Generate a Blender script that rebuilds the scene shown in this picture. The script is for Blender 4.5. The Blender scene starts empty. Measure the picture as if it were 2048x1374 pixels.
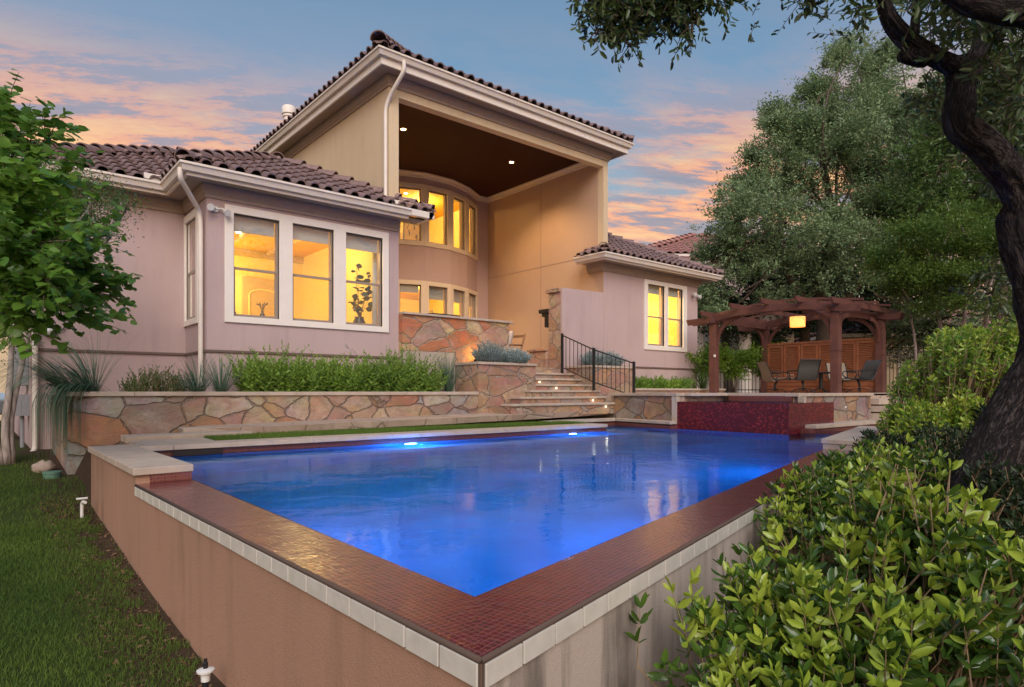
import bpy, math, random
import numpy as np
from mathutils import Vector, Matrix, noise as mnoise
R=math.radians
random.seed(7); RNG=np.random.default_rng(11)
scene=bpy.context.scene
COL=scene.collection
# ------------------------------------------------------------------ camera
# axes: +X runs along the back of the house, +Y towards the house, z = 0 at eye level
cd=bpy.data.cameras.new('camera'); cam=bpy.data.objects.new('camera',cd); COL.objects.link(cam)
cam.location=(0,0,0); cam.rotation_euler=(R(90),0,R(-40)); cd.sensor_width=36; cd.lens=22.5; cd.shift_y=0.0469
cd.clip_start=.05; cd.clip_end=3000
scene.camera=cam
scene.view_settings.view_transform='Standard'; scene.view_settings.look='None'; scene.view_settings.gamma=1
scene.view_settings.exposure=0.0
# ------------------------------------------------------------------ world: evening sky with lit cloud bands
world=bpy.data.worlds.new('World'); scene.world=world; world.use_nodes=True
nt=world.node_tree; N=nt.nodes; L=nt.links; N.clear()
def wn(t,**k):
    n=N.new(t)
    for a,b in k.items(): setattr(n,a,b)
    return n
out=wn('ShaderNodeOutputWorld'); bg=wn('ShaderNodeBackground')
L.new(bg.outputs[0],out.inputs[0])
tc=wn('ShaderNodeTexCoord'); sep=wn('ShaderNodeSeparateXYZ'); L.new(tc.outputs['Generated'],sep.inputs[0])
def wm(op,a,b=None,c=None,clamp=False):
    n=wn('ShaderNodeMath',operation=op,use_clamp=clamp)
    for i,v in enumerate((a,b,c)):
        if v is None: continue
        if isinstance(v,(int,float)): n.inputs[i].default_value=v
        else: L.new(v,n.inputs[i])
    return n.outputs[0]
def wramp(fac,stops,interp='LINEAR'):
    n=wn('ShaderNodeValToRGB'); cr=n.color_ramp; cr.interpolation=interp
    while len(cr.elements)<len(stops): cr.elements.new(.5)
    for e,(p,c) in zip(cr.elements,stops): e.position=p; e.color=(*c,1) if len(c)==3 else c
    L.new(fac,n.inputs[0]); return n.outputs[0]
def wmix(f,a,b):
    n=wn('ShaderNodeMix',data_type='RGBA')
    for s,v in ((n.inputs[0],f),(n.inputs[6],a),(n.inputs[7],b)):
        if isinstance(v,(int,float)): s.default_value=v
        elif isinstance(v,tuple): s.default_value=(*v,1)
        else: L.new(v,s)
    return n.outputs[2]
sky=wn('ShaderNodeTexSky',sky_type='NISHITA'); sky.sun_disc=False; sky.sun_elevation=R(4); sky.sun_rotation=R(205); sky.sun_intensity=1
elev=sep.outputs['Z']
grad=wramp(elev,[(0.0,(.52,.50,.46)),(.16,(.46,.50,.50)),(.27,(.30,.38,.46)),(.38,(.20,.31,.46)),(.52,(.105,.24,.41)),(.75,(.075,.20,.42)),(1,(.06,.17,.38))])
# project the view ray on a cloud deck
den=wm('ADD',wm('MAXIMUM',elev,0.0),.10)
cx=wm('DIVIDE',sep.outputs['X'],den); cy=wm('DIVIDE',sep.outputs['Y'],den)
comb=wn('ShaderNodeCombineXYZ'); L.new(cx,comb.inputs[0]); L.new(cy,comb.inputs[1])
rotm=wn('ShaderNodeMapping'); L.new(comb.outputs[0],rotm.inputs[0]); rotm.inputs['Rotation'].default_value=(0,0,R(30))
mp=wn('ShaderNodeMapping'); L.new(rotm.outputs[0],mp.inputs[0]); mp.inputs['Scale'].default_value=(.62,1.35,1); mp.inputs['Location'].default_value=(.7,2.1,0)
nz=wn('ShaderNodeTexNoise'); nz.inputs['Scale'].default_value=1.5; nz.inputs['Detail'].default_value=9; nz.inputs['Roughness'].default_value=.68; nz.inputs['Distortion'].default_value=.35
L.new(mp.outputs[0],nz.inputs['Vector'])
nz2=wn('ShaderNodeTexNoise'); nz2.inputs['Scale'].default_value=2.6; nz2.inputs['Detail'].default_value=8; nz2.inputs['Roughness'].default_value=.72
mp2=wn('ShaderNodeMapping'); L.new(rotm.outputs[0],mp2.inputs[0]); mp2.inputs['Scale'].default_value=(.7,1.9,1); mp2.inputs['Location'].default_value=(4.2,.3,0)
L.new(mp2.outputs[0],nz2.inputs['Vector'])
band=wramp(elev,[(0,(.55,)*3),(.17,(.75,)*3),(.28,(1,)*3),(.37,(.92,)*3),(.45,(.26,)*3),(.58,(.10,)*3),(1,(.25,)*3)])
dens=wm('MULTIPLY',wramp(nz.outputs[0],[(.35,(0,)*3),(.49,(1,)*3)]),band,clamp=True)
ccol=wramp(nz2.outputs[0],[(.36,(.26,.24,.31)),(.45,(.36,.27,.31)),(.50,(.90,.37,.19)),(.60,(1.0,.54,.22))])
hi=wramp(elev,[(.30,(0,)*3),(.46,(1,)*3)])
ccol=wmix(hi,ccol,(.33,.31,.40))
skc=wmix(.12,wmix(dens,grad,ccol),sky.outputs[0])
cl=wmix(dens,grad,ccol)
# the physical sky at a low strength under the cloud colours
add=wn('ShaderNodeMix',data_type='RGBA',blend_type='ADD'); add.inputs[0].default_value=.04
L.new(cl,add.inputs[6]); L.new(sky.outputs[0],add.inputs[7])
L.new(add.outputs[2],bg.inputs[0]); bg.inputs[1].default_value=1.0
# ------------------------------------------------------------------ sun: the big soft evening glow
sd=bpy.data.lights.new('sun','SUN'); sd.energy=3.1; sd.angle=R(45); sd.color=(1,.90,.84)
sun=bpy.data.objects.new('sun',sd); COL.objects.link(sun)
sun.rotation_euler=Vector((.45,.70,-.62)).to_track_quat('-Z','Y').to_euler()
scene.cycles.max_bounces=8; scene.cycles.transparent_max_bounces=12
# ================================================================== helpers
WL={}
def tag(o,label=None,cat=None,group=None,kind=None):
    if label: o['label']=label
    if cat: o['category']=cat
    if group: o['group']=group
    if kind: o['kind']=kind
    return o
def thing(name,label,cat,loc=(0,0,0),group=None,rz=0):
    o=bpy.data.objects.new(name,None); COL.objects.link(o); o.location=loc; o.rotation_euler=(0,0,rz); o.empty_display_size=.2
    WL[o.name]=Vector(loc)
    return tag(o,label,cat,group)
class MB:
    def __init__(s): s.v=[]; s.f=[]
    def add(s,vs,fs):
        b=len(s.v); s.v.extend([tuple(p) for p in vs]); s.f.extend([tuple(b+i for i in f) for f in fs]); return s
    def box(s,a,b):
        x0,y0,z0=a; x1,y1,z1=b
        return s.add([(x0,y0,z0),(x1,y0,z0),(x1,y1,z0),(x0,y1,z0),(x0,y0,z1),(x1,y0,z1),(x1,y1,z1),(x0,y1,z1)],
          [(0,3,2,1),(4,5,6,7),(0,1,5,4),(1,2,6,5),(2,3,7,6),(3,0,4,7)])
    def obox(s,c,d,half):   # box centred at c, x-axis along d (horizontal), half sizes
        d=Vector(d).normalized(); n=Vector((-d.y,d.x,0)).normalized(); z=d.cross(n)
        pts=[]
        for k in (-1,1):
            for i,j in ((-1,-1),(1,-1),(1,1),(-1,1)):
                pts.append(Vector(c)+d*half[0]*i+n*half[1]*j+z*half[2]*k)
        return s.add(pts,[(0,3,2,1),(4,5,6,7),(0,1,5,4),(1,2,6,5),(2,3,7,6),(3,0,4,7)])
    def prism(s,poly,z0,z1):
        n=len(poly); vs=[(x,y,z0) for x,y in poly]+[(x,y,z1) for x,y in poly]
        fs=[tuple(range(n-1,-1,-1)),tuple(range(n,2*n))]+[(i,(i+1)%n,n+(i+1)%n,n+i) for i in range(n)]
        return s.add(vs,fs)
    def tube(s,pts,rad,sides=8,cap=True):
        pts=[Vector(p) for p in pts]; n=len(pts)
        rad=[rad]*n if isinstance(rad,(int,float)) else rad
        rings=[]; prev=None
        for i,p in enumerate(pts):
            t=(pts[min(i+1,n-1)]-pts[max(i-1,0)]).normalized()
            if prev is None:
                a=t.cross(Vector((0,0,1))) if abs(t.z)<.95 else t.cross(Vector((1,0,0)))
            else: a=prev-t*prev.dot(t)
            a.normalize(); b=t.cross(a); prev=a
            rings.append([p+(a*math.cos(2*math.pi*k/sides)+b*math.sin(2*math.pi*k/sides))*rad[i] for k in range(sides)])
        vs=[q for r in rings for q in r]; fs=[]
        for i in range(n-1):
            for k in range(sides):
                k2=(k+1)%sides; fs.append((i*sides+k,i*sides+k2,(i+1)*sides+k2,(i+1)*sides+k))
        if cap: fs.append(tuple(range(sides-1,-1,-1))); fs.append(tuple((n-1)*sides+k for k in range(sides)))
        return s.add(vs,fs)
    def lathe(s,c,prof,sides=20,axis=None):
        c=Vector(c); ax=Vector(axis or (0,0,1)).normalized()
        a=ax.orthogonal().normalized(); b=ax.cross(a); vs=[]
        for r,h in prof:
            for k in range(sides):
                an=2*math.pi*k/sides; vs.append(c+ax*h+(a*math.cos(an)+b*math.sin(an))*r)
        fs=[(i*sides+k,i*sides+(k+1)%sides,(i+1)*sides+(k+1)%sides,(i+1)*sides+k) for i in range(len(prof)-1) for k in range(sides)]
        if prof[0][0]>1e-4: fs.append(tuple(range(sides-1,-1,-1)))
        if prof[-1][0]>1e-4: fs.append(tuple((len(prof)-1)*sides+k for k in range(sides)))
        return s.add(vs,fs)
    def sweep(s,path,prof,side=1,closed=False):
        # path: list of (x,y); prof: list of (out,z); out is measured to the right of the path (side=1)
        P=[Vector((p[0],p[1])) for p in path]; n=len(P); rings=[]
        for i in range(n):
            d1=(P[i]-P[i-1]).normalized() if (i>0 or closed) else None
            d2=(P[(i+1)%n]-P[i]).normalized() if (i<n-1 or closed) else None
            if d1 is None: d1=d2
            if d2 is None: d2=d1
            n1=Vector((d1.y,-d1.x))*side; n2=Vector((d2.y,-d2.x))*side
            m=(n1+n2); m=m/ (1+n1.dot(n2)) if (1+n1.dot(n2))>.1 else n1
            rings.append([(P[i].x+m.x*o,P[i].y+m.y*o,z) for o,z in prof])
        k=len(prof); vs=[q for r in rings for q in r]; fs=[]
        for i in range(n if closed else n-1):
            j=(i+1)%n
            for a in range(k):
                b=(a+1)%k; fs.append((i*k+a,i*k+b,j*k+b,j*k+a))
        if not closed: fs.append(tuple(range(k))); fs.append(tuple((n-1)*k+a for a in range(k-1,-1,-1)))
        return s.add(vs,fs)
    def build(s,name,m,parent=None,label=None,smooth=False,bevel=0,uvdir=None,kind=None,**k):
        off=WL.get(parent.name,Vector((0,0,0))) if parent else Vector((0,0,0))
        me=bpy.data.meshes.new(name)
        V=np.array(s.v,dtype=np.float64)-np.array(off)
        me.from_pydata(V.tolist(),[],s.f); me.validate(); me.update()
        o=bpy.data.objects.new(name,me); COL.objects.link(o)
        if m: me.materials.append(m)
        if parent: o.parent=parent; WL[o.name]=off
        # consistent normals
        import bmesh
        if k.get('fixn',True) and len(s.f)<60000:
            bm=bmesh.new(); bm.from_mesh(me); bmesh.ops.recalc_face_normals(bm,faces=bm.faces[:]); bm.to_mesh(me); bm.free()
        if smooth:
            me.polygons.foreach_set('use_smooth',[True]*len(me.polygons))
            if smooth!=True: me.set_sharp_from_angle(angle=R(smooth))
        if bevel:
            b=o.modifiers.new('bevel','BEVEL'); b.width=bevel; b.segments=2; b.limit_method='ANGLE'; b.angle_limit=R(40)
        if uvdir is not None: uvproj(me,uvdir,off)
        if label: o['label']=label
        if kind: o['kind']=kind
        return o
def uvproj(me,d,off=Vector((0,0,0))):
    d=Vector((d[0],d[1],0)).normalized(); p=Vector((-d.y,d.x,0))
    uv=me.uv_layers.new(name='UVMap')
    for poly in me.polygons:
        n=poly.normal
        if abs(n.z)>.7: a,b=d,p
        else:
            a=Vector((0,0,1)).cross(n).normalized(); b=Vector((0,0,1))
        for li in poly.loop_indices:
            co=me.vertices[me.loops[li].vertex_index].co+off
            uv.data[li].uv=(co.dot(a),co.dot(b))
def npmesh(name,V,F,m,parent=None,smooth=True,k=4,kind=None,label=None):
    off=WL.get(parent.name,Vector((0,0,0))) if parent else Vector((0,0,0))
    V=(V-np.array(off)[None,:]).astype(np.float32)
    me=bpy.data.meshes.new(name); nf=len(F)
    me.vertices.add(len(V)); me.vertices.foreach_set('co',V.ravel())
    me.loops.add(nf*k); me.loops.foreach_set('vertex_index',F.astype(np.int32).ravel())
    me.polygons.add(nf); me.polygons.foreach_set('loop_start',np.arange(0,nf*k,k,dtype=np.int32)); me.polygons.foreach_set('loop_total',np.full(nf,k,dtype=np.int32))
    if smooth: me.polygons.foreach_set('use_smooth',np.ones(nf,dtype=bool))
    me.update(calc_edges=True); me.materials.append(m)
    o=bpy.data.objects.new(name,me); COL.objects.link(o)
    if parent: o.parent=parent; WL[o.name]=off
    if kind: o['kind']=kind
    if label: o['label']=label
    return o
def copy_thing(o,loc,rz=None,label=None,group=None):
    def cp(x,par):
        c=x.copy(); COL.objects.link(c); WL[c.name]=WL.get(x.name,Vector((0,0,0)))
        if par: c.parent=par
        for ch in [q for q in CH.get(x.name,[])]: cp(ch,c)
        return c
    CH={}
    for q in COL.objects:
        if q.parent: CH.setdefault(q.parent.name,[]).append(q)
    r=cp(o,None); r.location=loc
    if rz is not None: r.rotation_euler=(0,0,rz)
    if label: r['label']=label
    if group: r['group']=group
    return r
def pt(x,y,Y):
    """point seen at (x,y) of the photograph, Y metres ahead: used when surveying plants and trees"""
    a=(x-1024)/1280; b=(783-y)/1280; c,s=math.cos(R(50)),math.sin(R(50))
    return Vector(((c+s*a)*Y,(s-c*a)*Y,b*Y))
# ================================================================== materials
def newmat(name):
    m=bpy.data.materials.new(name); m.use_nodes=True; return m,m.node_tree.nodes,m.node_tree.links
def setp(b,**k):
    for a,v in k.items():
        b.inputs[a.replace('_',' ')].default_value=v
def node(m,t,ins=None,**k):
    n=m.node_tree.nodes.new(t)
    for a,v in k.items(): setattr(n,a,v)
    for a,v in (ins or {}).items():
        if isinstance(v,bpy.types.NodeSocket): m.node_tree.links.new(v,n.inputs[a])
        else: n.inputs[a].default_value=v
    return n
def c4(c): return (*c,1)
def ramp(m,fac,stops,interp='LINEAR'):
    n=node(m,'ShaderNodeValToRGB'); cr=n.color_ramp; cr.interpolation=interp
    while len(cr.elements)<len(stops): cr.elements.new(.5)
    for e,(p,c) in zip(cr.elements,stops): e.position=p; e.color=c4(c) if isinstance(c,tuple) else (c,c,c,1)
    m.node_tree.links.new(fac,n.inputs[0]); return n.outputs[0]
def mixc(m,f,a,b,mode='MIX'):
    n=node(m,'ShaderNodeMix',data_type='RGBA',blend_type=mode)
    for s,v in ((n.inputs[0],f),(n.inputs[6],a),(n.inputs[7],b)):
        if isinstance(v,(int,float)): s.default_value=v
        elif isinstance(v,tuple): s.default_value=c4(v)
        else: m.node_tree.links.new(v,s)
    return n.outputs[2]
def mth(m,op,a,b=None,clamp=False):
    n=node(m,'ShaderNodeMath',operation=op,use_clamp=clamp)
    for i,v in enumerate((a,b)):
        if v is None: continue
        if isinstance(v,(int,float)): n.inputs[i].default_value=v
        else: m.node_tree.links.new(v,n.inputs[i])
    return n.outputs[0]
def wpos(m,scale=(1,1,1),rot=(0,0,0),loc=(0,0,0)):
    g=node(m,'ShaderNodeNewGeometry'); mp=node(m,'ShaderNodeMapping',{'Vector':g.outputs['Position'],'Scale':scale,'Rotation':rot,'Location':loc}); return mp.outputs[0]
def noise(m,vec,scale,detail=5,rough=.55,dist=0):
    return node(m,'ShaderNodeTexNoise',{'Vector':vec,'Scale':scale,'Detail':detail,'Roughness':rough,'Distortion':dist}).outputs[0]
def bump(m,h,strength=.3,dist=.02,normal=None):
    ins={'Height':h,'Strength':strength,'Distance':dist}
    if normal is not None: ins['Normal']=normal
    return node(m,'ShaderNodeBump',ins).outputs[0]
def bsdf(m): return m.node_tree.nodes['Principled BSDF']
def stucco(name,c,c2=None,bs=.25,streak=0,dirt=(.2,.13,.09)):
    m,n,l=newmat(name); b=bsdf(m); p=wpos(m)
    big=noise(m,p,.7,4); c2=c2 or tuple(x*.88 for x in c)
    col=mixc(m,ramp(m,big,[(.3,0.),(.7,1.)]),c,c2)
    fine=noise(m,p,55,3,.6)
    col=mixc(m,ramp(m,fine,[(.3,.12),(.7,0.)]),col,tuple(x*.6 for x in c))
    if streak:
        sp=wpos(m,(3.2,3.2,.28)); s=noise(m,sp,1.6,6,.6,.3); s2=noise(m,p,1.3,4)
        f=mth(m,'MULTIPLY',ramp(m,s,[(.48,0.),(.66,1.)]),ramp(m,s2,[(.35,0.),(.6,1.)]))
        col=mixc(m,mth(m,'MULTIPLY',f,streak),col,dirt)
    l.new(col,b.inputs['Base Color']); setp(b,Roughness=.92)
    b.inputs['Specular IOR Level'].default_value=.25
    l.new(bump(m,mth(m,'ADD',mth(m,'MULTIPLY',fine,.6),noise(m,p,180,2)),bs,.006),b.inputs['Normal'])
    return m
def plain(name,c,rough=.6,spec=.4,metal=0,var=.12,scale=6,bs=0,coat=0):
    m,n,l=newmat(name); b=bsdf(m); p=wpos(m)
    v=noise(m,p,scale,5)
    l.new(mixc(m,ramp(m,v,[(.3,0.),(.7,1.)]),c,tuple(x*(1-var) for x in c)),b.inputs['Base Color'])
    setp(b,Roughness=rough,Metallic=metal); b.inputs['Specular IOR Level'].default_value=spec
    if coat: b.inputs['Coat Weight'].default_value=coat; b.inputs['Coat Roughness'].default_value=.2
    if bs: l.new(bump(m,noise(m,p,scale*8,4),bs,.01),b.inputs['Normal'])
    return m
def emis(name,c,s):
    m,n,l=newmat(name); n.remove(bsdf(m)); e=node(m,'ShaderNodeEmission',{'Color':c4(c),'Strength':s}); l.new(e.outputs[0],n['Material Output'].inputs[0]); return m
def wood(name,c1,c2,scale=(3,3,30),rough=.6,bs=.2,spec=.35):
    m,n,l=newmat(name); b=bsdf(m); p=wpos(m,scale)
    v=noise(m,p,1.5,7,.65,.5); v2=noise(m,wpos(m),1.2,3)
    col=mixc(m,ramp(m,v,[(.3,0.),(.7,1.)]),c1,c2); col=mixc(m,ramp(m,v2,[(.3,.35),(.7,0.)]),col,tuple(x*.5 for x in c2))
    l.new(col,b.inputs['Base Color']); setp(b,Roughness=rough); b.inputs['Specular IOR Level'].default_value=spec
    l.new(bump(m,v,bs,.01),b.inputs['Normal']); return m
def stone(name,scale=2.3,palette=None,mortar=(.36,.29,.23),squash=(.82,.82,1.25),seed=0,wet=.75,mw=.006):
    palette=palette or [(.50,.22,.10),(.55,.38,.22),(.40,.25,.18),(.36,.34,.30),(.60,.46,.30),(.46,.30,.22)]
    m,n,l=newmat(name); b=bsdf(m); p=wpos(m,squash,loc=(seed,seed*.7,seed*.3))
    w=mixc(m,.16,node(m,'ShaderNodeTexNoise',{'Vector':p,'Scale':1.7,'Detail':3.0}).outputs['Color'],node(m,'ShaderNodeTexNoise',{'Vector':p,'Scale':13.0,'Detail':5.0,'Roughness':.7}).outputs['Color'])
    wv=node(m,'ShaderNodeVectorMath',{0:w,1:(.5,.5,.5)},operation='SUBTRACT').outputs[0]
    ws=node(m,'ShaderNodeVectorMath',{0:wv},operation='SCALE'); ws.inputs['Scale'].default_value=.34
    pw=node(m,'ShaderNodeVectorMath',{0:p,1:ws.outputs[0]},operation='ADD').outputs[0]
    v1=node(m,'ShaderNodeTexVoronoi',{'Vector':pw,'Scale':scale,'Randomness':.95},feature='F1')
    v2=node(m,'ShaderNodeTexVoronoi',{'Vector':pw,'Scale':scale,'Randomness':.95},feature='DISTANCE_TO_EDGE')
    sc=node(m,'ShaderNodeSeparateColor',{0:v1.outputs['Color']})
    k=len(palette); col=ramp(m,sc.outputs[0],[(i/k,c) for i,c in enumerate(palette)],'CONSTANT')
    # every stone has its own veining and stains
    n1=noise(m,pw,4.5,7,.68,1.0); n2=noise(m,p,14,6,.7)
    col=mixc(m,ramp(m,n1,[(.36,.6),(.60,0.)]),col,(.26,.14,.09))
    hue=node(m,'ShaderNodeTexNoise',{'Vector':pw,'Scale':3.1,'Detail':5.0}).outputs['Color']; col=mixc(m,.35,col,mixc(m,1.0,col,hue,'OVERLAY'))
    col=mixc(m,ramp(m,noise(m,pw,2.2,5,.6,.6),[(.55,0.),(.75,.5)]),col,(.60,.52,.42))
    col=mixc(m,ramp(m,n2,[(.3,.35),(.7,0.)]),col,(.16,.10,.07))
    ew=mth(m,'ADD',v2.outputs['Distance'],mth(m,'MULTIPLY',mth(m,'SUBTRACT',noise(m,p,11,4,.7),.5),.05)); edge=ramp(m,ew,[(.0,0.),(mw,0.),(mw+.016,1.)])
    col=mixc(m,edge,mortar,col)
    l.new(col,b.inputs['Base Color']); setp(b,Roughness=wet); b.inputs['Specular IOR Level'].default_value=.3
    hgt=mth(m,'ADD',mth(m,'MULTIPLY',ramp(m,ew,[(.0,0.),(.035,1.)],'EASE'),1.0),mth(m,'MULTIPLY',n1,.55))
    l.new(bump(m,mth(m,'ADD',hgt,mth(m,'MULTIPLY',n2,.35)),.95,.04),b.inputs['Normal']); return m
def mosaic(name,c1,c2,size=.025,grout=(.16,.08,.07),rough=.18,fleck=None,wave=0,size_v=None,coat=0.):
    m,n,l=newmat(name); b=bsdf(m); uv=node(m,'ShaderNodeUVMap').outputs[0]
    br=node(m,'ShaderNodeTexBrick',{'Vector':uv,'Color1':c4(c1),'Color2':c4(c2),'Mortar':c4(grout),'Scale':1.0,'Mortar Size':size*.085,'Mortar Smooth':.2,'Bias':-.1,'Brick Width':size,'Row Height':size_v or size},offset=0,squash=1)
    col=br.outputs['Color']
    if fleck:
        wnz=node(m,'ShaderNodeTexWhiteNoise',{'Vector':node(m,'ShaderNodeVectorMath',{0:uv,1:(size,size,1)},operation='SNAP').outputs[0]},noise_dimensions='2D').outputs['Value']
        col=mixc(m,ramp(m,wnz,[(.72,0.),(1.,1.)]),col,fleck)
    l.new(col,b.inputs['Base Color']); setp(b,Roughness=rough); b.inputs['Specular IOR Level'].default_value=.6
    h=mth(m,'MULTIPLY',br.outputs['Fac'],-1.0)
    nn=bump(m,h,.35,.002)
    if wave:
        nn=bump(m,noise(m,wpos(m,(1,1,1)),38,3,.6,.4),wave*.4,.004,nn)
        setp(b,Roughness=.4); b.inputs['Specular IOR Level'].default_value=.2; b.inputs['Coat IOR'].default_value=1.40; b.inputs['Coat Weight'].default_value=1; b.inputs['Coat Roughness'].default_value=.03
        l.new(bump(m,mth(m,'ADD',noise(m,wpos(m,(1,1,1)),30,4,.65,.8),mth(m,'MULTIPLY',noise(m,wpos(m,(1,1,1)),7,2),1.5)),wave,.0055),b.inputs['Coat Normal'])
    l.new(nn,b.inputs['Normal']); return m
def leafmat(name,c1,c2,c3=None,trans=.3,rough=.45,spec=.4):
    m,n,l=newmat(name); b=bsdf(m); g=node(m,'ShaderNodeNewGeometry')
    r=g.outputs['Random Per Island']; big=noise(m,g.outputs['Position'],1.1,3)
    col=mixc(m,r,c1,c2); col=mixc(m,ramp(m,big,[(.35,0.),(.65,.8)]),col,c3 or c2)
    l.new(col,b.inputs['Base Color']); setp(b,Roughness=rough); b.inputs['Specular IOR Level'].default_value=spec
    t=node(m,'ShaderNodeBsdfTranslucent',{'Color':mixc(m,.5,col,c2)}); mx=node(m,'ShaderNodeMixShader',{0:trans,1:b.outputs[0],2:t.outputs[0]})
    l.new(mx.outputs[0],n['Material Output'].inputs[0]); return m
def bark(name,c1,c2,scale=9,st=.8):
    m,n,l=newmat(name); b=bsdf(m); p=wpos(m,(1,1,.30))
    v=node(m,'ShaderNodeTexVoronoi',{'Vector':p,'Scale':scale*2.2},feature='DISTANCE_TO_EDGE').outputs['Distance']
    nz_=noise(m,p,scale*1.5,8,.7,.8); h=mth(m,'ADD',mth(m,'MULTIPLY',v,1.3),nz_)
    col=mixc(m,ramp(m,h,[(.35,0.),(.8,1.)]),c1,c2)
    li=noise(m,wpos(m),7,5,.7); col=mixc(m,ramp(m,li,[(.6,0.),(.72,.45)]),col,(.26,.25,.20))
    l.new(col,b.inputs['Base Color']); setp(b,Roughness=.9); l.new(bump(m,h,st,.05),b.inputs['Normal']); return m
M={}
M['pink']=stucco('mauve_stucco',(.535,.405,.39),(.485,.365,.35),.5,.22,(.30,.21,.20))
M['tan']=stucco('tan_stucco',(.56,.385,.27),(.52,.36,.25),.35)
M['cream']=stucco('cream_stucco',(.70,.56,.37),(.65,.51,.34),.4,.2,(.42,.32,.2))
M['brown']=stucco('taupe_stucco',(.36,.26,.22))
M['band']=plain('belt_band',(.16,.11,.09),.8)
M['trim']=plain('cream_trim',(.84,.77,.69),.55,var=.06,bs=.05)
M['trim_tan']=plain('upper_trim',(.74,.64,.50),.55,var=.06)  # darker, yellower trim for the recess mouldings and casings
M['gutter']=plain('gutter_paint',(.80,.72,.63),.38,.5,var=.08)
M['soffit']=plain('soffit_paint',(.40,.31,.25),.7,var=.1)
M['rooftile']=None
def roofmat(name,c1,c2,c3):
    m,n,l=newmat(name); b=bsdf(m); g=node(m,'ShaderNodeNewGeometry'); r=g.outputs['Random Per Island']
    col=mixc(m,r,c1,c2); v=noise(m,g.outputs['Position'],9,6,.65)
    col=mixc(m,ramp(m,v,[(.35,.6),(.65,0.)]),col,c3)
    l.new(col,b.inputs['Base Color']); setp(b,Roughness=.6); b.inputs['Specular IOR Level'].default_value=.35
    l.new(bump(m,noise(m,g.outputs['Position'],60,4),.25,.008),b.inputs['Normal']); return m
M['rooftile']=roofmat('plum_clay_tile',(.29,.19,.175),(.21,.14,.13),(.14,.095,.095))
M['redtile']=roofmat('red_clay_tile',(.52,.27,.22),(.44,.21,.17),(.28,.13,.11))
M['deckdark']=plain('roof_underlay_opening_shade',(.03,.022,.02),.9)
M['sash']=plain('sash_aluminium',(.32,.26,.21),.45,.5,var=.05)
M['shade']=plain('roller_shade',(.50,.55,.58),.8)
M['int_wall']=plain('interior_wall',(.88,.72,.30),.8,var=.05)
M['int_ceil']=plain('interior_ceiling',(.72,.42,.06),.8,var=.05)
M['int_door']=plain('interior_door',(.60,.45,.22),.6)
M['lime']=plain('limestone_cap',(.52,.43,.345),.75,.3,var=.22,scale=5,bs=.12)
M['stone']=stone('flagstone_veneer',2.2,[(.40,.21,.12),(.46,.34,.24),(.33,.21,.16),(.36,.36,.33),(.48,.40,.31),(.38,.25,.20),(.30,.23,.19),(.44,.28,.17)],(.27,.20,.155))
M['stone2']=stone('flagstone_veneer_wall',2.0,[(.56,.20,.09),(.62,.42,.22),(.62,.50,.36),(.58,.28,.15),(.66,.48,.28),(.50,.34,.24)],(.50,.38,.27),seed=3,mw=.018)
M['stone3']=stone('flagstone_veneer_dark',2.2,[(.30,.18,.12),(.36,.27,.20),(.28,.24,.22),(.40,.24,.14),(.30,.28,.24)],(.22,.18,.15),seed=8)
M['stone_tan']=stone('flagstone_veneer_tan',1.9,[(.46,.30,.21),(.52,.38,.27),(.40,.33,.28),(.50,.30,.18),(.42,.25,.19)],(.44,.35,.28),seed=5)
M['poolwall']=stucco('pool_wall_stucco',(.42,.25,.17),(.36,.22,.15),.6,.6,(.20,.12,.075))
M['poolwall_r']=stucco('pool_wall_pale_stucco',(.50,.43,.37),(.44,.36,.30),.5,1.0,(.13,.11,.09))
M['ledge']=mosaic('wet_red_mosaic',(.115,.005,.010),(.05,.003,.007),.026,(.24,.055,.075),.22,wave=.5)
M['bandtile']=mosaic('dry_red_mosaic',(.17,.040,.030),(.10,.022,.018),.026,(.17,.085,.07),.3)
M['spatile']=mosaic('spa_red_mosaic',(.10,.004,.010),(.05,.002,.006),.026,(.07,.006,.012),.3,fleck=(.30,.03,.03))
M['whitetile']=plain('white_rim_tile',(.66,.63,.56),.35,.5,var=.16,scale=14)
M['grout']=plain('dark_grout',(.10,.07,.055),.9)
M['iron']=plain('black_iron',(.014,.014,.016),.45,.5)
M['white_plastic']=plain('white_plastic',(.75,.75,.72),.4)
M['grey_metal']=plain('grey_metal',(.26,.27,.29),.5)
M['bulb']=emis('bulb_glow',(1,.66,.30),45)
M['bulbw']=emis('led_glow',(1,.86,.58),4)
M['poolbulb']=emis('pool_lamp_glow',(.45,.62,1),35); M['poolblue']=emis('added_pool_lamp_glow',(.005,.31,1),255)  # second glow serves only the added lamps on the near walls
M['ceilwood']=None
def planks():
    m,n,l=newmat('dark_plank_ceiling'); b=bsdf(m); g=node(m,'ShaderNodeNewGeometry'); s=node(m,'ShaderNodeSeparateXYZ',{0:g.outputs['Position']})
    fr=mth(m,'FRACT',mth(m,'MULTIPLY',s.outputs[1],1/.115)); gap=ramp(m,fr,[(0.,0.),(.06,1.),(.94,1.),(1.,0.)])
    gn=noise(m,wpos(m,(2,26,2)),1.6,6); col=mixc(m,gn,(.030,.009,.005),(.060,.018,.009)); col=mixc(m,gap,(.01,.005,.004),col)
    l.new(col,b.inputs['Base Color']); setp(b,Roughness=.42); b.inputs['Specular IOR Level'].default_value=.12; setp(b,Roughness=.6); l.new(bump(m,gap,.5,.006),b.inputs['Normal']); return m
M['ceilwood']=planks()
M['redwood']=wood('stained_cedar',(.165,.066,.050),(.10,.042,.035),(2,2,2.5),.6)
M['screenwood']=wood('orange_cedar',(.34,.125,.055),(.23,.08,.038),(2,9,12),.55)
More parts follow.
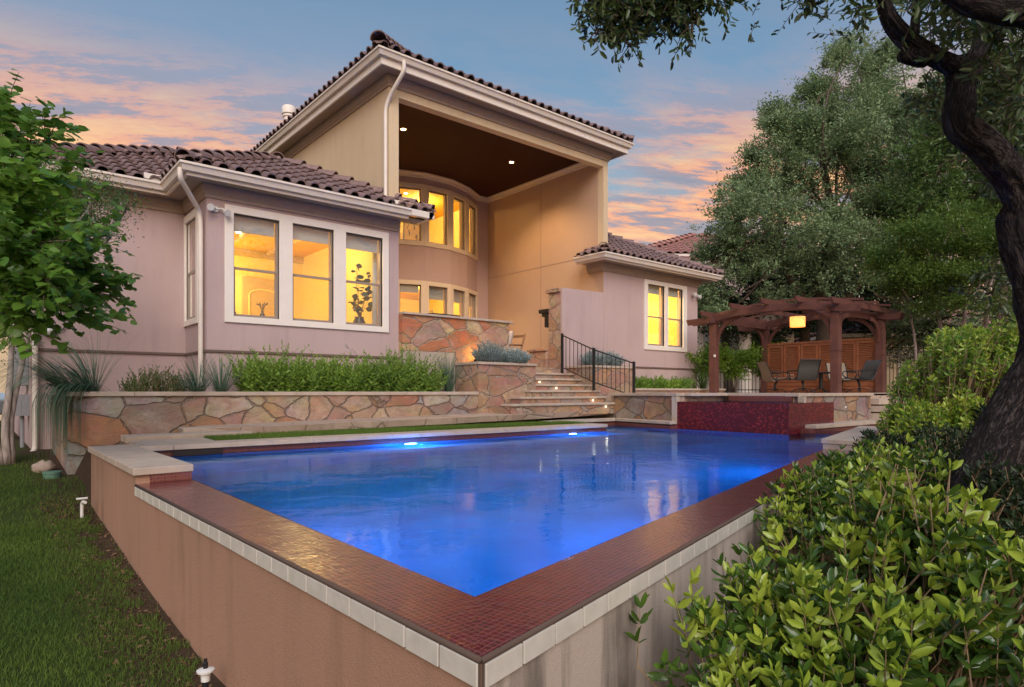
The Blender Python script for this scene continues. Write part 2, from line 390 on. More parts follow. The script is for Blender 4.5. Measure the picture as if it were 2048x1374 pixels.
def glass():
    m,n,l=newmat('window_glass'); n.remove(bsdf(m)); t=node(m,'ShaderNodeBsdfTransparent',{'Color':(.97,.97,.95,1)})
    g=node(m,'ShaderNodeBsdfGlossy',{'Color':(1,1,1,1),'Roughness':.01,'Normal':bump(m,noise(m,wpos(m),1.3,2),.05,.02)})
    f=node(m,'ShaderNodeFresnel',{'IOR':1.65}); gg=node(m,'ShaderNodeNewGeometry'); ff=mth(m,'MULTIPLY',mth(m,'MULTIPLY',f.outputs[0],2.3,True),mth(m,'SUBTRACT',1.0,gg.outputs['Backfacing'])); mx=node(m,'ShaderNodeMixShader',{0:ff,1:t.outputs[0],2:g.outputs[0]})
    l.new(mx.outputs[0],n['Material Output'].inputs[0]); return m
M['glass']=glass()
def water():
    m,n,l=newmat('pool_water'); n.remove(bsdf(m))
    # long slow ripples plus fine breeze ripples
    h=mth(m,'ADD',mth(m,'MULTIPLY',noise(m,wpos(m,(1,1,1)),2.2,3,.5,.5),1.0),mth(m,'MULTIPLY',noise(m,wpos(m,(1,1,1)),13,3,.55,.5),.14))
    nn=bump(m,h,.13,.05)
    r=node(m,'ShaderNodeBsdfRefraction',{'Color':(.62,.88,1,1),'Roughness':.10,'IOR':1.33,'Normal':nn}); g=node(m,'ShaderNodeBsdfGlossy',{'Color':(.54,.67,.86,1),'Roughness':.015,'Normal':nn})
    f=node(m,'ShaderNodeFresnel',{'IOR':1.29,'Normal':nn}); mx=node(m,'ShaderNodeMixShader',{0:f.outputs[0],1:r.outputs[0],2:g.outputs[0]})
    l.new(mx.outputs[0],n['Material Output'].inputs[0]); return m
M['water']=water()
M['plaster']=plain('blue_pool_plaster',(.05,.40,.75),.8,.2,var=.35,scale=1.2)
# ================================================================== terrain
POOLPOLY=[(1.3,1.75),(8.5,3.68),(11.6,4.5),(11.6,9.9),(9.0,9.9),(9.0,8.7),(1.3,8.7)]
def inpoly(x,y,P):
    r=False; n=len(P)
    for i in range(n):
        x1,y1=P[i]; x2,y2=P[(i+1)%n]
        if (y1>y)!=(y2>y) and x<(x2-x1)*(y-y1)/(y2-y1)+x1: r=not r
    return r
def gz(x,y):
    if inpoly(x,y,POOLPOLY): return -3.2
    zl=-1.86+.078*(max(min(y,13),-2)-1)
    if x<1.15: return zl+.02*mnoise.noise(Vector((x*.8,y*.8,0)))+ (-.05*max(0,-x-1.5))
    # beyond the right-hand pool wall the bed lies lower
    yr=1.75+.268*(x-1.1)
    if y<yr: return -1.95+.05*mnoise.noise(Vector((x,y,3)))
    if y>9.9 or x>11.6: return -.75
    return -.95
def axis(a,b,fa,fb,st,n_out):
    core=list(np.arange(fa,fb+1e-6,st)); lo=[a+(fa-a)*(i/n_out)**.4 for i in range(n_out)]; hi=[fb+(b-fb)*((i+1)/n_out)**2.2 for i in range(n_out)]
    return lo+core+hi
xs=axis(-400,600,-6,14,.16,14); ys=axis(-400,600,-4,14,.16,14)
V=np.array([(x,y,gz(x,y)) for y in ys for x in xs]); nx=len(xs); ny=len(ys)
F=np.array([(j*nx+i,j*nx+i+1,(j+1)*nx+i+1,(j+1)*nx+i) for j in range(ny-1) for i in range(nx-1)])
def soilmat():
    m,n,l=newmat('lawn_soil'); b=bsdf(m); p=wpos(m)
    s=node(m,'ShaderNodeSeparateXYZ',{0:p})
    g=mixc(m,noise(m,p,3,6,.65),(.035,.055,.014),(.060,.085,.022)); d=mixc(m,noise(m,p,9,7,.7),(.045,.028,.018),(.10,.065,.042))
    e=mth(m,'ADD',s.outputs[0],mth(m,'MULTIPLY',noise(m,p,2.1,5,.6),.7)); f=ramp(m,mth(m,'MULTIPLY',e,.5),[(.40,0.),(.52,1.)])
    l.new(mixc(m,f,g,d),b.inputs['Base Color']); setp(b,Roughness=1.); b.inputs['Specular IOR Level'].default_value=.1
    l.new(bump(m,noise(m,p,40,6,.7),.8,.03),b.inputs['Normal']); return m
M['soil']=soilmat(); M['mulch']=plain('dark_mulch',(.055,.035,.024),1,.1,var=.5,scale=18,bs=.8)
npmesh('ground',V,F,M['soil'],kind='structure')
# ================================================================== house
H=thing('house','two storey mauve stucco house with clay tile hip roofs and a tall covered recess','house',(.69,12.84,-1.0))
VF=11.45     # front plane
def wallp(mb,axis_,c,a0,a1,z0,z1,th,holes=()):
    """wall slab: plane at c, running a0..a1, thickness th away (positive = +axis), holes=(a0,a1,z0,z1)"""
    A=sorted({a0,a1,*[h[0] for h in holes],*[h[1] for h in holes]}); Z=sorted({z0,z1,*[h[2] for h in holes],*[h[3] for h in holes]})
    solid=lambda a,z: a0<a<a1 and z0<z<z1 and not any(h[0]<a<h[1] and h[2]<z<h[3] for h in holes)
    def P(a,z,t): return (a,c+t,z) if axis_=='y' else (c+t,a,z)
    for i in range(len(A)-1):
        for j in range(len(Z)-1):
            am,zm=(A[i]+A[i+1])/2,(Z[j]+Z[j+1])/2
            if not solid(am,zm): continue
            p,q,r,s=A[i],A[i+1],Z[j],Z[j+1]
            mb.add([P(p,r,0),P(q,r,0),P(q,s,0),P(p,s,0)],[(0,1,2,3)]); mb.add([P(p,r,th),P(q,r,th),P(q,s,th),P(p,s,th)],[(3,2,1,0)])
            for cond,(e1,e2) in ((not solid(p-1e-3,zm),((p,r),(p,s))),(not solid(q+1e-3,zm),((q,r),(q,s))),(not solid(am,r-1e-3),((p,r),(q,r))),(not solid(am,s+1e-3),((p,s),(q,s)))):
                if cond: mb.add([P(*e1,0),P(*e2,0),P(*e2,th),P(*e1,th)],[(0,1,2,3)])
    return mb
def merge(o):
    import bmesh
    bm=bmesh.new(); bm.from_mesh(o.data); bmesh.ops.remove_doubles(bm,verts=bm.verts,dist=1e-4); bmesh.ops.recalc_face_normals(bm,faces=bm.faces); bm.to_mesh(o.data); bm.free()
    return o
# window unit. frame: origin p (on the wall face, bottom left seen from outside), d along, n outward
def window(parent,p,d,w,h,hung=True,shade=0.,name='window',depth=.05,fr=.028,inset=.045):
    p=Vector(p); d=Vector((d[0],d[1],0)).normalized(); n=Vector((d.y,-d.x,0)); 
    def bx(mb,a0,a1,z0,z1,t0,t1):
        pts=[p+d*a+n*t+Vector((0,0,z)) for z in (z0,z1) for a,t in ((a0,t0),(a1,t0),(a1,t1),(a0,t1))]
        mb.add(pts,[(0,3,2,1),(4,5,6,7),(0,1,5,4),(1,2,6,5),(2,3,7,6),(3,0,4,7)])
    mb=MB(); t0,t1=-inset-depth,-inset
    bx(mb,0,fr,0,h,t0,t1); bx(mb,w-fr,w,0,h,t0,t1); bx(mb,fr,w-fr,0,fr,t0,t1); bx(mb,fr,w-fr,h-fr,h,t0,t1)
    o=mb.build(name,M['sash'],parent)
    def pane(z0,z1,t,a0=fr,a1=w-fr):
        g=MB(); bx(g,a0,a1,z0,z1,t-.005,t); g.build('pane',M['glass'],o)
    if hung:
        mid=h*.475
        s=MB(); bx(s,fr,w-fr,mid-.02,mid+.022,t0+.005,t1-.004)
        s2=.022
        bx(s,fr,fr+s2,fr,mid-.02,t0+.005,t0+.03); bx(s,w-fr-s2,w-fr,fr,mid-.02,t0+.005,t0+.03); bx(s,fr+s2,w-fr-s2,fr,fr+s2,t0+.005,t0+.03)
        s.build('meeting_rail',M['sash'],o)
        pane(fr+s2,mid-.02,t0+.016,fr+s2,w-fr-s2); pane(mid+.022,h-fr,t0+.035)
    else: pane(fr,h-fr,t0+.025)
    if shade:
        s=MB(); bx(s,fr+.005,w-fr-.005,h-shade,h-.005,t0-.05,t0-.044); s.tube([tuple(p+d*(fr+.01)+n*(t0-.047)+Vector((0,0,h-shade))),tuple(p+d*(w-fr-.01)+n*(t0-.047)+Vector((0,0,h-shade)))],.012,8); s.build('roller_shade',M['shade'],o)
    return o
def rect_frame(mb,P,a0,a1,z0,z1,holes,t0,t1):
    """raised casing board with openings; P(a,z,t)->xyz"""
    A=sorted({a0,a1,*[h[0] for h in holes],*[h[1] for h in holes]}); Z=sorted({z0,z1,*[h[2] for h in holes],*[h[3] for h in holes]})
    solid=lambda a,z: a0<a<a1 and z0<z<z1 and not any(h[0]<a<h[1] and h[2]<z<h[3] for h in holes)
    for i in range(len(A)-1):
        for j in range(len(Z)-1):
            am,zm=(A[i]+A[i+1])/2,(Z[j]+Z[j+1])/2
            if not solid(am,zm): continue
            p,q,r,s=A[i],A[i+1],Z[j],Z[j+1]
            for t,fl in ((t0,0),(t1,1)): mb.add([P(p,r,t),P(q,r,t),P(q,s,t),P(p,s,t)],[(0,1,2,3)])
            for cond,(e1,e2) in ((not solid(p-1e-3,zm),((p,r),(p,s))),(not solid(q+1e-3,zm),((q,r),(q,s))),(not solid(am,r-1e-3),((p,r),(q,r))),(not solid(am,s+1e-3),((p,s),(q,s)))):
                if cond: mb.add([P(*e1,t0),P(*e2,t0),P(*e2,t1),P(*e1,t1)],[(0,1,2,3)])
# ---- bay, front and side
bz0,bz1=1.29,3.05
units=[(3.385,4.165),(4.405,5.195),(5.44,6.225)]
mb=MB(); wallp(mb,'y',VF,2.958,6.38,-1.2,3.46,.22,[(a,b,bz0,bz1) for a,b in units]); merge(mb.build('front_bay_wall',M['pink'],H))
mb=MB(); wallp(mb,'x',2.958,VF+.22,12.84,-1.2,3.46,.07,[(12.02,12.76,bz0,bz1)]); merge(mb.build('bay_side_wall',M['pink'],H))
mb=MB(); rect_frame(mb,lambda a,z,t:(a,VF-t,z),3.239,6.36,1.18,3.18,[(a,b,bz0,bz1) for a,b in units],-.10,.035); merge(mb.build('window_casing',M['trim'],H,bevel=.006))
mb=MB(); rect_frame(mb,lambda a,z,t:(2.958-t,a,z),11.90,12.838,1.18,3.18,[(12.02,12.76,bz0,bz1)],-.09,.035); merge(mb.build('window_casing',M['trim'],H,bevel=.006))
for (a,b),sh in zip(units,(.26,.24,.26)): window(H,(a,VF,bz0),(1,0),b-a,bz1-bz0,True,sh)
window(H,(2.958,12.76,bz0),(0,-1),.74,bz1-bz0,True,.2,depth=.035,inset=.01)
# ---- left wing
mb=MB(); wallp(mb,'y',12.84,.69,2.958,-1.4,3.46,.2); mb.build('left_wing_wall',M['pink'],H)
mb=MB(); wallp(mb,'x',.69,13.04,19,-1.4,3.46,.2); mb.build('left_end_wall',M['pink'],H)
# ---- belt bands and a thicker base below the floor line
pr=[(0,.655),(.028,.66),(.028,.69),(0,.705)]
for q_ in ([(.69,19),(.69,12.84),(2.958,12.84),(2.958,VF),(6.6,VF)],[(12.95,VF),(17.08,VF),(17.08,17)]):
    mb=MB(); mb.sweep(q_,pr,side=1); mb.build('belt_band',M['band'],H)
# ---- upper block
ZT=6.36
mb=MB(); wallp(mb,'x',6.38,VF+.2,22,-1,ZT,.22); mb.build('upper_left_wall',M['cream'],H)
mb=MB(); wallp(mb,'y',VF,6.38,12.95,5.975,ZT,.2); wallp(mb,'y',VF,6.38,6.6,3.3,5.975,.2); wallp(mb,'y',VF,12.78,12.95,3.4,5.975,.2); merge(mb.build('upper_beam',M['cream'],H))
mb=MB(); mb.box((6.38,VF+.004,-1),(6.6,VF+.2,3.3)); mb.build('bay_corner_wall',M['pink'],H)
mb=MB(); wallp(mb,'x',12.78,VF+.2,16.45,-.9,ZT,.17); mb.build('recess_right_wall',M['tan'],H)
mb=MB(); wallp(mb,'x',12.78,VF+.006,VF+.199,-.9,3.399,.005); mb.build('recess_corner',M['tan'],H)
mb=MB(); wallp(mb,'x',12.95,16.45,22,3,ZT,.2); mb.build('upper_right_wall',M['cream'],H)
# stucco control joints on the recess wall
mb=MB(); mb.box((12.774,VF+.2,3.66),(12.781,16.44,3.672)); mb.box((12.774,13.9,.6),(12.781,13.908,6.2)); mb.build('control_joint',M['brown'],H)
# curved back wall
CV=[(6.6,16.45),(8.38,16.45),(9.11,16.0),(9.92,15.72),(10.80,15.71),(11.61,16.0),(12.34,16.45),(12.78,16.45)]
uz=(4.187,5.951); lz=(1.0,3.18)
wall=MB(); cas=MB(); bandm=MB()
for i in range(len(CV)-1):
    p=Vector((*CV[i],0)); q=Vector((*CV[i+1],0)); d=(q-p).normalized(); w=(q-p).length; n=Vector((d.y,-d.x,0))
    P=lambda a,z,t,p=p,d=d,n=n: tuple(p+d*a+n*t+Vector((0,0,z)))
    curved=1<=i<=5
    hol=[]
    if curved: m_=.12; hol=[(m_,w-m_,uz[0]+.13,uz[1]-.13),(m_,w-m_,lz[0]+.12,lz[1]-.12)]
    A=[-.0,w]; 
    mbx=MB(); rect_frame(mbx,P,0,w,.4,6.36,hol,-.2,0); b=len(wall.v); wall.add(mbx.v,mbx.f)
    if curved:
        for z0,z1,k in ((*uz,.13),(*lz,.12)):
            mbx=MB(); rect_frame(mbx,P,-.012,w+.012,z0,z1,[(m_,w-m_,z0+k,z1-k)],-.10,.03); (cas if 1 else 0).add(mbx.v,mbx.f)
        window(H,P(m_,uz[0]+.13,0),(d.x,d.y),w-2*m_,uz[1]-uz[0]-.26,False,0,inset=.05); 
        window(H,P(m_,lz[0]+.12,0),(d.x,d.y),w-2*m_,lz[1]-lz[0]-.24,False,.35 if i>2 else .2,inset=.05)
merge(wall.build('curved_recess_wall',M['pink'],H)); merge(cas.build('curved_window_casing',M['trim_tan'],H))
# wood ceiling, crown moulding
mb=MB(); mb.prism([(6.6,VF+.2)]+[(12.78,VF+.2)]+[CV[i] for i in range(7,-1,-1)],6.27,6.3); mb.build('recess_ceiling',M['ceilwood'],H)
mb=MB(); cp=[(0,6.268),(.11,6.268),(.11,6.235),(.06,6.19),(.045,6.14),(0,6.13)]
mb.sweep([(6.602,VF+.21)]+[(x+(.002 if x<7 else 0),y-.002) for x,y in CV[:-1]]+[(12.778,16.448),(12.778,VF+.21)],cp,side=1); mb.build('crown_moulding',M['trim_tan'],H)
# recess terrace floor
# ---- right wing
wz0,wz1=1.32,3.06
wu=[(14.62,15.40),(15.56,16.30)]
mb=MB(); wallp(mb,'y',VF,12.786,17.08,-1.0,3.42,.199,[(a,b,wz0,wz1) for a,b in wu]); merge(mb.build('right_wing_wall',M['pink'],H))
mb=MB(); wallp(mb,'x',17.08-.2,VF+.22,19,-1.0,3.42,.2); mb.build('right_end_wall',M['pink'],H)
mb=MB(); rect_frame(mb,lambda a,z,t:(a,VF-t,z),14.474,16.496,1.19,3.18,[(a,b,wz0,wz1) for a,b in wu],-.10,.035); merge(mb.build('window_casing',M['trim'],H,bevel=.006))
for a,b in wu: window(H,(a,VF,wz0),(1,0),b-a,wz1-wz0,True,.22)
# low wall left of the wing: back of the outdoor fireplace
mb=MB(); pts=[(11.24,0),(12.778,0)]
mb.add([(11.24,VF,.4),(12.778,VF,.4),(12.778,VF,2.625),(11.24,VF,2.60),(11.24,VF+.05,.4),(12.778,VF+.05,.4),(12.778,VF+.05,2.625),(11.24,VF+.05,2.60)],[(0,1,2,3),(7,6,5,4),(0,3,7,4),(3,2,6,7),(1,5,6,2),(0,4,5,1)])
mb.build('low_screen_wall',M['pink'],H)
# ---- frieze, soffit, fascia and gutters
def eaves(name_suffix,path,wallz,gz_,over,side=1,gut=True,inner=None):
    """path = wall line; eaves hang `over` outside it"""
    fr=MB(); fr.sweep(path,[(0,wallz-.22),(.03,wallz-.22),(.035,wallz-.17),(.07,wallz-.13),(.08,wallz-.02),(.08,wallz),(0,wallz)],side); fr.build('frieze_board',M['soffit'],H)
    so=MB(); so.sweep(path,[(0,wallz+.001),(over-.05,wallz+.001),(over-.05,wallz+.03),(0,wallz+.03)],side); so.build('soffit',M['soffit'],H)
    fa=MB(); fa.sweep(path,[(over-.06,wallz-.03),(over-.02,wallz-.03),(over-.02,gz_-.02),(over-.06,gz_-.02)],side); fa.build('fascia',M['gutter'],H)
    g=MB(); g.sweep(path,[(over-.018,gz_-.125),(over+.045,gz_-.125),(over+.06,gz_-.085),(over+.075,gz_-.05),(over+.10,gz_-.035),(over+.10,gz_),(over+.088,gz_),(over+.088,gz_-.028),(over+.06,gz_-.04),(over+.04,gz_-.11),(over-.006,gz_-.112),(over-.006,gz_),(over-.018,gz_)],side)
    g.build('gutter',M['gutter'],H)
eaves('',[(.69,20),(.69,12.84),(2.958,12.84),(2.958,VF),(6.6,VF),(6.6,VF+.02)][:-1]+[],3.46,3.61,.42)
# short return of the bay gutter round the right corner
mb=MB(); g_=3.61
ov=.42
for nm,pr,mt in (('gutter_return',[(ov-.018,g_-.125),(ov+.045,g_-.125),(ov+.06,g_-.085),(ov+.10,g_-.035),(ov+.10,g_),(ov-.018,g_)],M['gutter']),('soffit_return',[(0,3.461),(ov-.05,3.461),(ov-.05,3.49),(0,3.49)],M['soffit'])):
    mb=MB(); mb.sweep([(6.601,VF-.52 if 'g' in nm[:1] else VF-.37),(6.601,VF-.003)],pr,1); mb.build(nm,mt,H)
mb=MB(); mb.box((6.601,VF-.52,3.485),(7.12,VF-.425,3.608)); mb.build('gutter_end',M['gutter'],H)
mb=MB(); mb.box((6.601,VF-.37,3.462),(6.97,VF-.003,3.49)); mb.build('soffit_corner',M['soffit'],H)
eaves('',[(6.38,22),(6.38,VF),(12.95,VF),(12.95,22)],ZT,6.60,.40)
eaves('',[(12.76,12.0),(12.76,VF),(17.08,VF),(17.08,19)],3.42,3.56,.46)
# ---- roofs: clay barrel tiles
def tiles(mb,O,E,S,Nn,poly,tw=.255,ex=.32):
    """O origin, E eave direction, S up-slope direction, poly in (s,t)"""
    O,E,S,Nn=[Vector(q) for q in (O,E,S,Nn)]
    s0=min(p[0] for p in poly); s1=max(p[0] for p in poly); t0=min(p[1] for p in poly); t1=max(p[1] for p in poly)
    prof=[]
    for k in range(7): a=math.pi*k/6; prof.append((.30-.30*math.cos(a)*1.0,.068*math.sin(a)**.8))
    prof=[(x*tw,z) for x,z in prof]+[(.70*tw,-.008),(.85*tw,-.012),(1.0*tw,.0)]
    m_=len(prof)
    for j in range(int((t1-t0)/ex)+1):
        for i in range(int((s1-s0)/tw)+1):
            s=s0+i*tw; t=t0+j*ex
            if not inpoly(s+tw*.4,t+ex*.35,poly): continue
            dz=random.uniform(-.004,.004); ds=random.uniform(-.006,.006); dt=random.uniform(-.012,.012)
            vs=[]
            for tt,zz in ((t-.045+dt,.045),(t-.045+dt,.068),(t+ex+.01,.022)):
                for x,z in prof: vs.append(O+E*(s+x+ds)+S*tt+Nn*(z+zz-(.0 if zz>.05 or zz<.03 else 0)+dz))
            # bottom lip (row 0 lower, row 1 top) then the tile body
            vs=[v for v in vs]
            fs=[(k,k+1,m_+k+1,m_+k) for k in range(m_-1)]+[(m_+k,m_+k+1,2*m_+k+1,2*m_+k) for k in range(m_-1)]
            mb.add(vs,fs)
def caps(mb,a,b,r=.115,step=.36):
    a,b=Vector(a),Vector(b); d=(b-a); n=max(1,int(d.length/step)); d.normalize()
    side=d.cross(Vector((0,0,1))).normalized(); up=side.cross(d)
    for i in range(n):
        p=a+d*(i*step-.03); q=a+d*((i+1)*step+.03); vs=[]
        for c,rr,l in ((p,r,.045),(p,r*1.12,.05),(q,r*.92,.0)):
            for k in range(9):
                an=math.pi*(k/8); vs.append(c+side*math.cos(an)*rr*1.1+up*(math.sin(an)*rr+l-.02))
        fs=[(k,k+1,9+k+1,9+k) for k in range(8)]+[(9+k,9+k+1,18+k+1,18+k) for k in range(8)]
        mb.add(vs,fs)
def slope(name,O,E,inward,pitch,poly,mat,parent,label=None,mb=None,deck=True):
    inn=Vector((*inward,0)); S=Vector((inn.x,inn.y,pitch)).normalized(); E=Vector((*E,0)); Nn=E.cross(S); 
    if Nn.z<0: Nn=-Nn
    own=mb is None; mb=mb or MB()
    k=math.sqrt(1+pitch*pitch); P=[(s,t*k) for s,t in poly]     # poly given in plan distances
    tiles(mb,O,E,S,Nn,P)
    if deck:
        dk=MB(); dk.add([Vector(O)+E*s+S*t+Nn*.004 for s,t in P],[tuple(range(len(P)))]); dk.build('roof_deck',M['deckdark'],parent,fixn=False)
    return mb
RP=.5; e=3.60
# main left roof and bay roof
mb=MB()
# front slope of the main roof: eave y=12.40 from x=.25 to the valley, ridge at y=15.6
slope('',(.25,12.40,e),(1,0),(0,1),RP,[(0,0),(2.25,0),(4.65,2.35),(6.13,2.35),(6.13,3.2),(3.2,3.2)],M['rooftile'],H,mb=mb)
slope('',(.25,12.40,e),(0,1),(1,0),RP,[(0,0),(6,0),(6,3.2),(3.2,3.2)],M['rooftile'],H,mb=mb)
o=mb.build('main_roof_tiles',M['rooftile'],H,smooth=60,fixn=False)
mb=MB()
slope('',(2.50,11.0,e),(1,0),(0,1),RP,[(0,0),(4.64,0),(2.32,2.32)],M['rooftile'],H,mb=mb)
slope('',(2.50,11.0,e),(0,1),(1,0),RP,[(0,0),(1.4,0),(3.7,2.32),(2.32,2.32)],M['rooftile'],H,mb=mb)
slope('',(7.14,11.0,e),(0,1),(-1,0),RP,[(0,0),(.43,0),(.43,.43)],M['rooftile'],H,mb=mb,deck=False)
mb.build('bay_roof_tiles',M['rooftile'],H,smooth=60,fixn=False)
k=.06
def capline(a,b,r=.115):
    mb=MB(); caps(mb,a,b,r=r); mb.build('hip_caps',M['rooftile'],H,smooth=60,fixn=False)
for a_,b_ in (((.27,12.42,e+k),(3.45,15.60,e+1.6+k)),((3.45,15.60,e+1.6+k),(6.3,15.60,e+1.6+k)),((2.52,11.02,e+k),(4.82,13.32,e+1.16+k)),((7.10,11.04,e+k),(4.82,13.32,e+1.16+k)),((4.82,13.32,e+1.16+k),(4.82,14.7,e+1.16+k))): capline(a_,b_)
# upper roof
e2=6.60; mb=MB(); W=7.45
slope('',(5.93,11.0,e2),(1,0),(0,1),RP,[(0,0),(W,0),(W/2,W/2)],M['rooftile'],H,mb=mb)
slope('',(5.93,11.0,e2),(0,1),(1,0),RP,[(0,0),(11,0),(11,W/2),(W/2,W/2)],M['rooftile'],H,mb=mb)
slope('',(5.93+W,11.0,e2),(0,1),(-1,0),RP,[(0,0),(11,0),(11,W/2),(W/2,W/2)],M['rooftile'],H,mb=mb)
mb.build('upper_roof_tiles',M['rooftile'],H,smooth=60,fixn=False)
capline((5.90,10.97,e2+.08),(5.93+W/2,11+W/2,e2+W/4+.06),.14); capline((5.93+W,11.0,e2+.06),(5.93+W/2,11+W/2,e2+W/4+.06))
# right wing roof
e3=3.55; x0,x1=12.25,17.58; W=x1-x0; mb=MB()
slope('',(x0,10.95,e3),(1,0),(0,1),RP,[(0,0),(W,0),(W/2,W/2)],M['rooftile'],H,mb=mb)
slope('',(x0,10.95,e3),(0,1),(1,0),RP,[(0,0),(1.05,0),(1.05,.53),(.53,.53)],M['rooftile'],H,mb=mb)
slope('',(x1,10.95,e3),(0,1),(-1,0),RP,[(0,0),(7,0),(7,W/2),(W/2,W/2)],M['rooftile'],H,mb=mb)
mb.build('wing_roof_tiles',M['rooftile'],H,smooth=60,fixn=False)
capline((x0+.02,10.97,e3+.06),(x0+.6,11.55,e3+.36)); capline((x1,10.95,e3+.06),(x0+W/2,10.95+W/2,e3+W/4+.06)); capline((x0+W/2,10.95+W/2,e3+W/4+.06),(x0+W/2,16,e3+W/4+.06))
# flashing patches near the gutter
for q_,w_ in (((6.35,11.0,3.67),.16),((2.33,12.36,3.67),.13)):
    mb=MB(); mb.obox(q_,(1,0,0),(w_,.004,.06)); mb.build('splash_guard',M['trim'],H)
# ---- downspouts
def pipe(name,pts,w=.075,d=.055):
    mb=MB()
    # rectangular rounded pipe
    mb.tube(pts,w/2*1.08,10); o=mb.build(name,M['gutter'],H,smooth=50); return o
def bend(pts,n=6):
    P=[Vector(p) for p in pts]; out=[P[0]]
    for i in range(1,len(P)-1):
        r=min(.14,(P[i]-P[i-1]).length*.45,(P[i+1]-P[i]).length*.45)
        a=P[i]+(P[i-1]-P[i]).normalized()*r; b=P[i]+(P[i+1]-P[i]).normalized()*r
        for k in range(n+1):
            t=k/n; out.append(a*(1-t)**2+P[i]*2*t*(1-t)+b*t*t)
    out.append(P[-1]); return out
pipe('downspout',bend([(2.47,11.06,3.52),(2.47,11.06,3.36),(2.87,11.55,3.02),(2.895,11.56,2.8),(2.895,11.56,-.02)]))
pipe('downspout',bend([(6.46,11.0,6.50),(6.46,11.0,6.30),(6.36,11.38,5.92),(6.33,11.50,5.7),(6.33,11.50,3.86),(6.30,11.36,3.82)]))
pipe('downspout',bend([(.62,12.36,3.52),(.62,12.36,3.36),(.74,12.78,3.05),(.74,12.78,2.8),(.74,12.78,-.96),(.60,12.62,-1.02)]))
# ---- flue pipe through the roof
mb=MB(); mb.lathe((6.954,18.315,6.9),[(.15,0),(.15,1.02),(.18,1.02),(.18,1.07),(.15,1.07),(.15,1.10),(.20,1.10),(.20,1.28),(.17,1.33),(0,1.34)],18); mb.build('flue_pipe',M['trim'],H,smooth=40)
# ---- interiors seen through the panes
def room(x0,x1,y0,y1,z0,z1,name='interior_room',skip=()):
    w=MB(); 
    w.add([(x0,y0,z0),(x1,y0,z0),(x1,y1,z0),(x0,y1,z0),(x0,y0,z1),(x1,y0,z1),(x1,y1,z1),(x0,y1,z1)],[(3,2,6,7)]+([(0,3,7,4)] if 'l' not in skip else [])+([(1,5,6,2)] if 'r' not in skip else [])+[(0,1,2,3)])
    w.build(name,M['int_wall'],H,fixn=False)
    c=MB(); c.add([(x0,y0,z1),(x1,y0,z1),(x1,y1,z1),(x0,y1,z1)],[(0,1,2,3)]); c.build('interior_ceiling',M['int_ceil'],H,fixn=False)
room(3.17,6.37,VF+.23,15.9,.6,3.40,skip=('l',))
mb=MB(); mb.add([(3.168,12.85,.6),(3.168,15.9,.6),(3.168,15.9,3.4),(3.168,12.85,3.4)],[(0,1,2,3)]); mb.build('interior_side_wall',M['int_wall'],H,fixn=False)
room(6.62,12.77,16.68,20.5,.6,3.40); room(6.62,12.77,16.68,20.5,3.62,6.25)
room(13.0,16.87,VF+.23,14.6,.6,3.40)
# bay room details: door with arched panel, cornice, ceiling tray
mb=MB(); mb.box((3.172,15.80,3.24),(6.368,15.895,3.395)); mb.box((4.9,15.82,.6),(5.9,15.893,2.75)); mb.build('interior_cornice',M['int_door'],H)
ar=MB(); cx_,w_,z0_,z1_=5.4,.36,.9,2.45
arc=[(cx_-w_,z0_),(cx_-w_,z1_-.12)]+[(cx_+w_*math.cos(math.pi*(1-t/10)),z1_-.12+.14*math.sin(math.pi*t/10)) for t in range(1,10)]+[(cx_+w_,z1_-.12),(cx_+w_,z0_)]
ar.tube([(x,15.81,z) for x,z in arc],.022,6); ar.build('interior_door_moulding',M['int_wall'],H)
mb=MB()
for i in range(3): mb.box((3.3+i*1.05,11.9,3.30),(3.38+i*1.05,15.7,3.398))
mb.box((3.2,13.4,3.27),(6.3,13.5,3.30)); mb.build('interior_ceiling_beams',M['int_door'],H)
def lamp(kind,loc,energy,color,size=.1,parent=None,rot=None,angle=None,name='lamp_light'):
    ld=bpy.data.lights.new(name,kind); ld.energy=energy; ld.color=color
    if kind in('POINT','SPOT'): ld.shadow_soft_size=size
    if kind=='SPOT': ld.spot_size=angle or R(110); ld.spot_blend=.6
    if kind=='AREA': ld.size=size
    o=bpy.data.objects.new(name,ld); COL.objects.link(o); o.location=loc
    if rot: o.rotation_euler=rot
    if parent: o.location=Vector(loc)-WL.get(parent.name,Vector((0,0,0))); o.parent=parent
    return o
WARM=(1,.73,.27)
for l_,e_ in (((4.05,15.2,2.55),75),((5.2,13.0,3.0),80),((8.2,18.4,3.1),120),((11.2,18.0,3.1),120),((8.4,18.4,6.0),140),((11.2,18.0,6.0),140),((14.9,13.0,3.1),300)):
    lamp('POINT',l_,e_,WARM,.12,H)
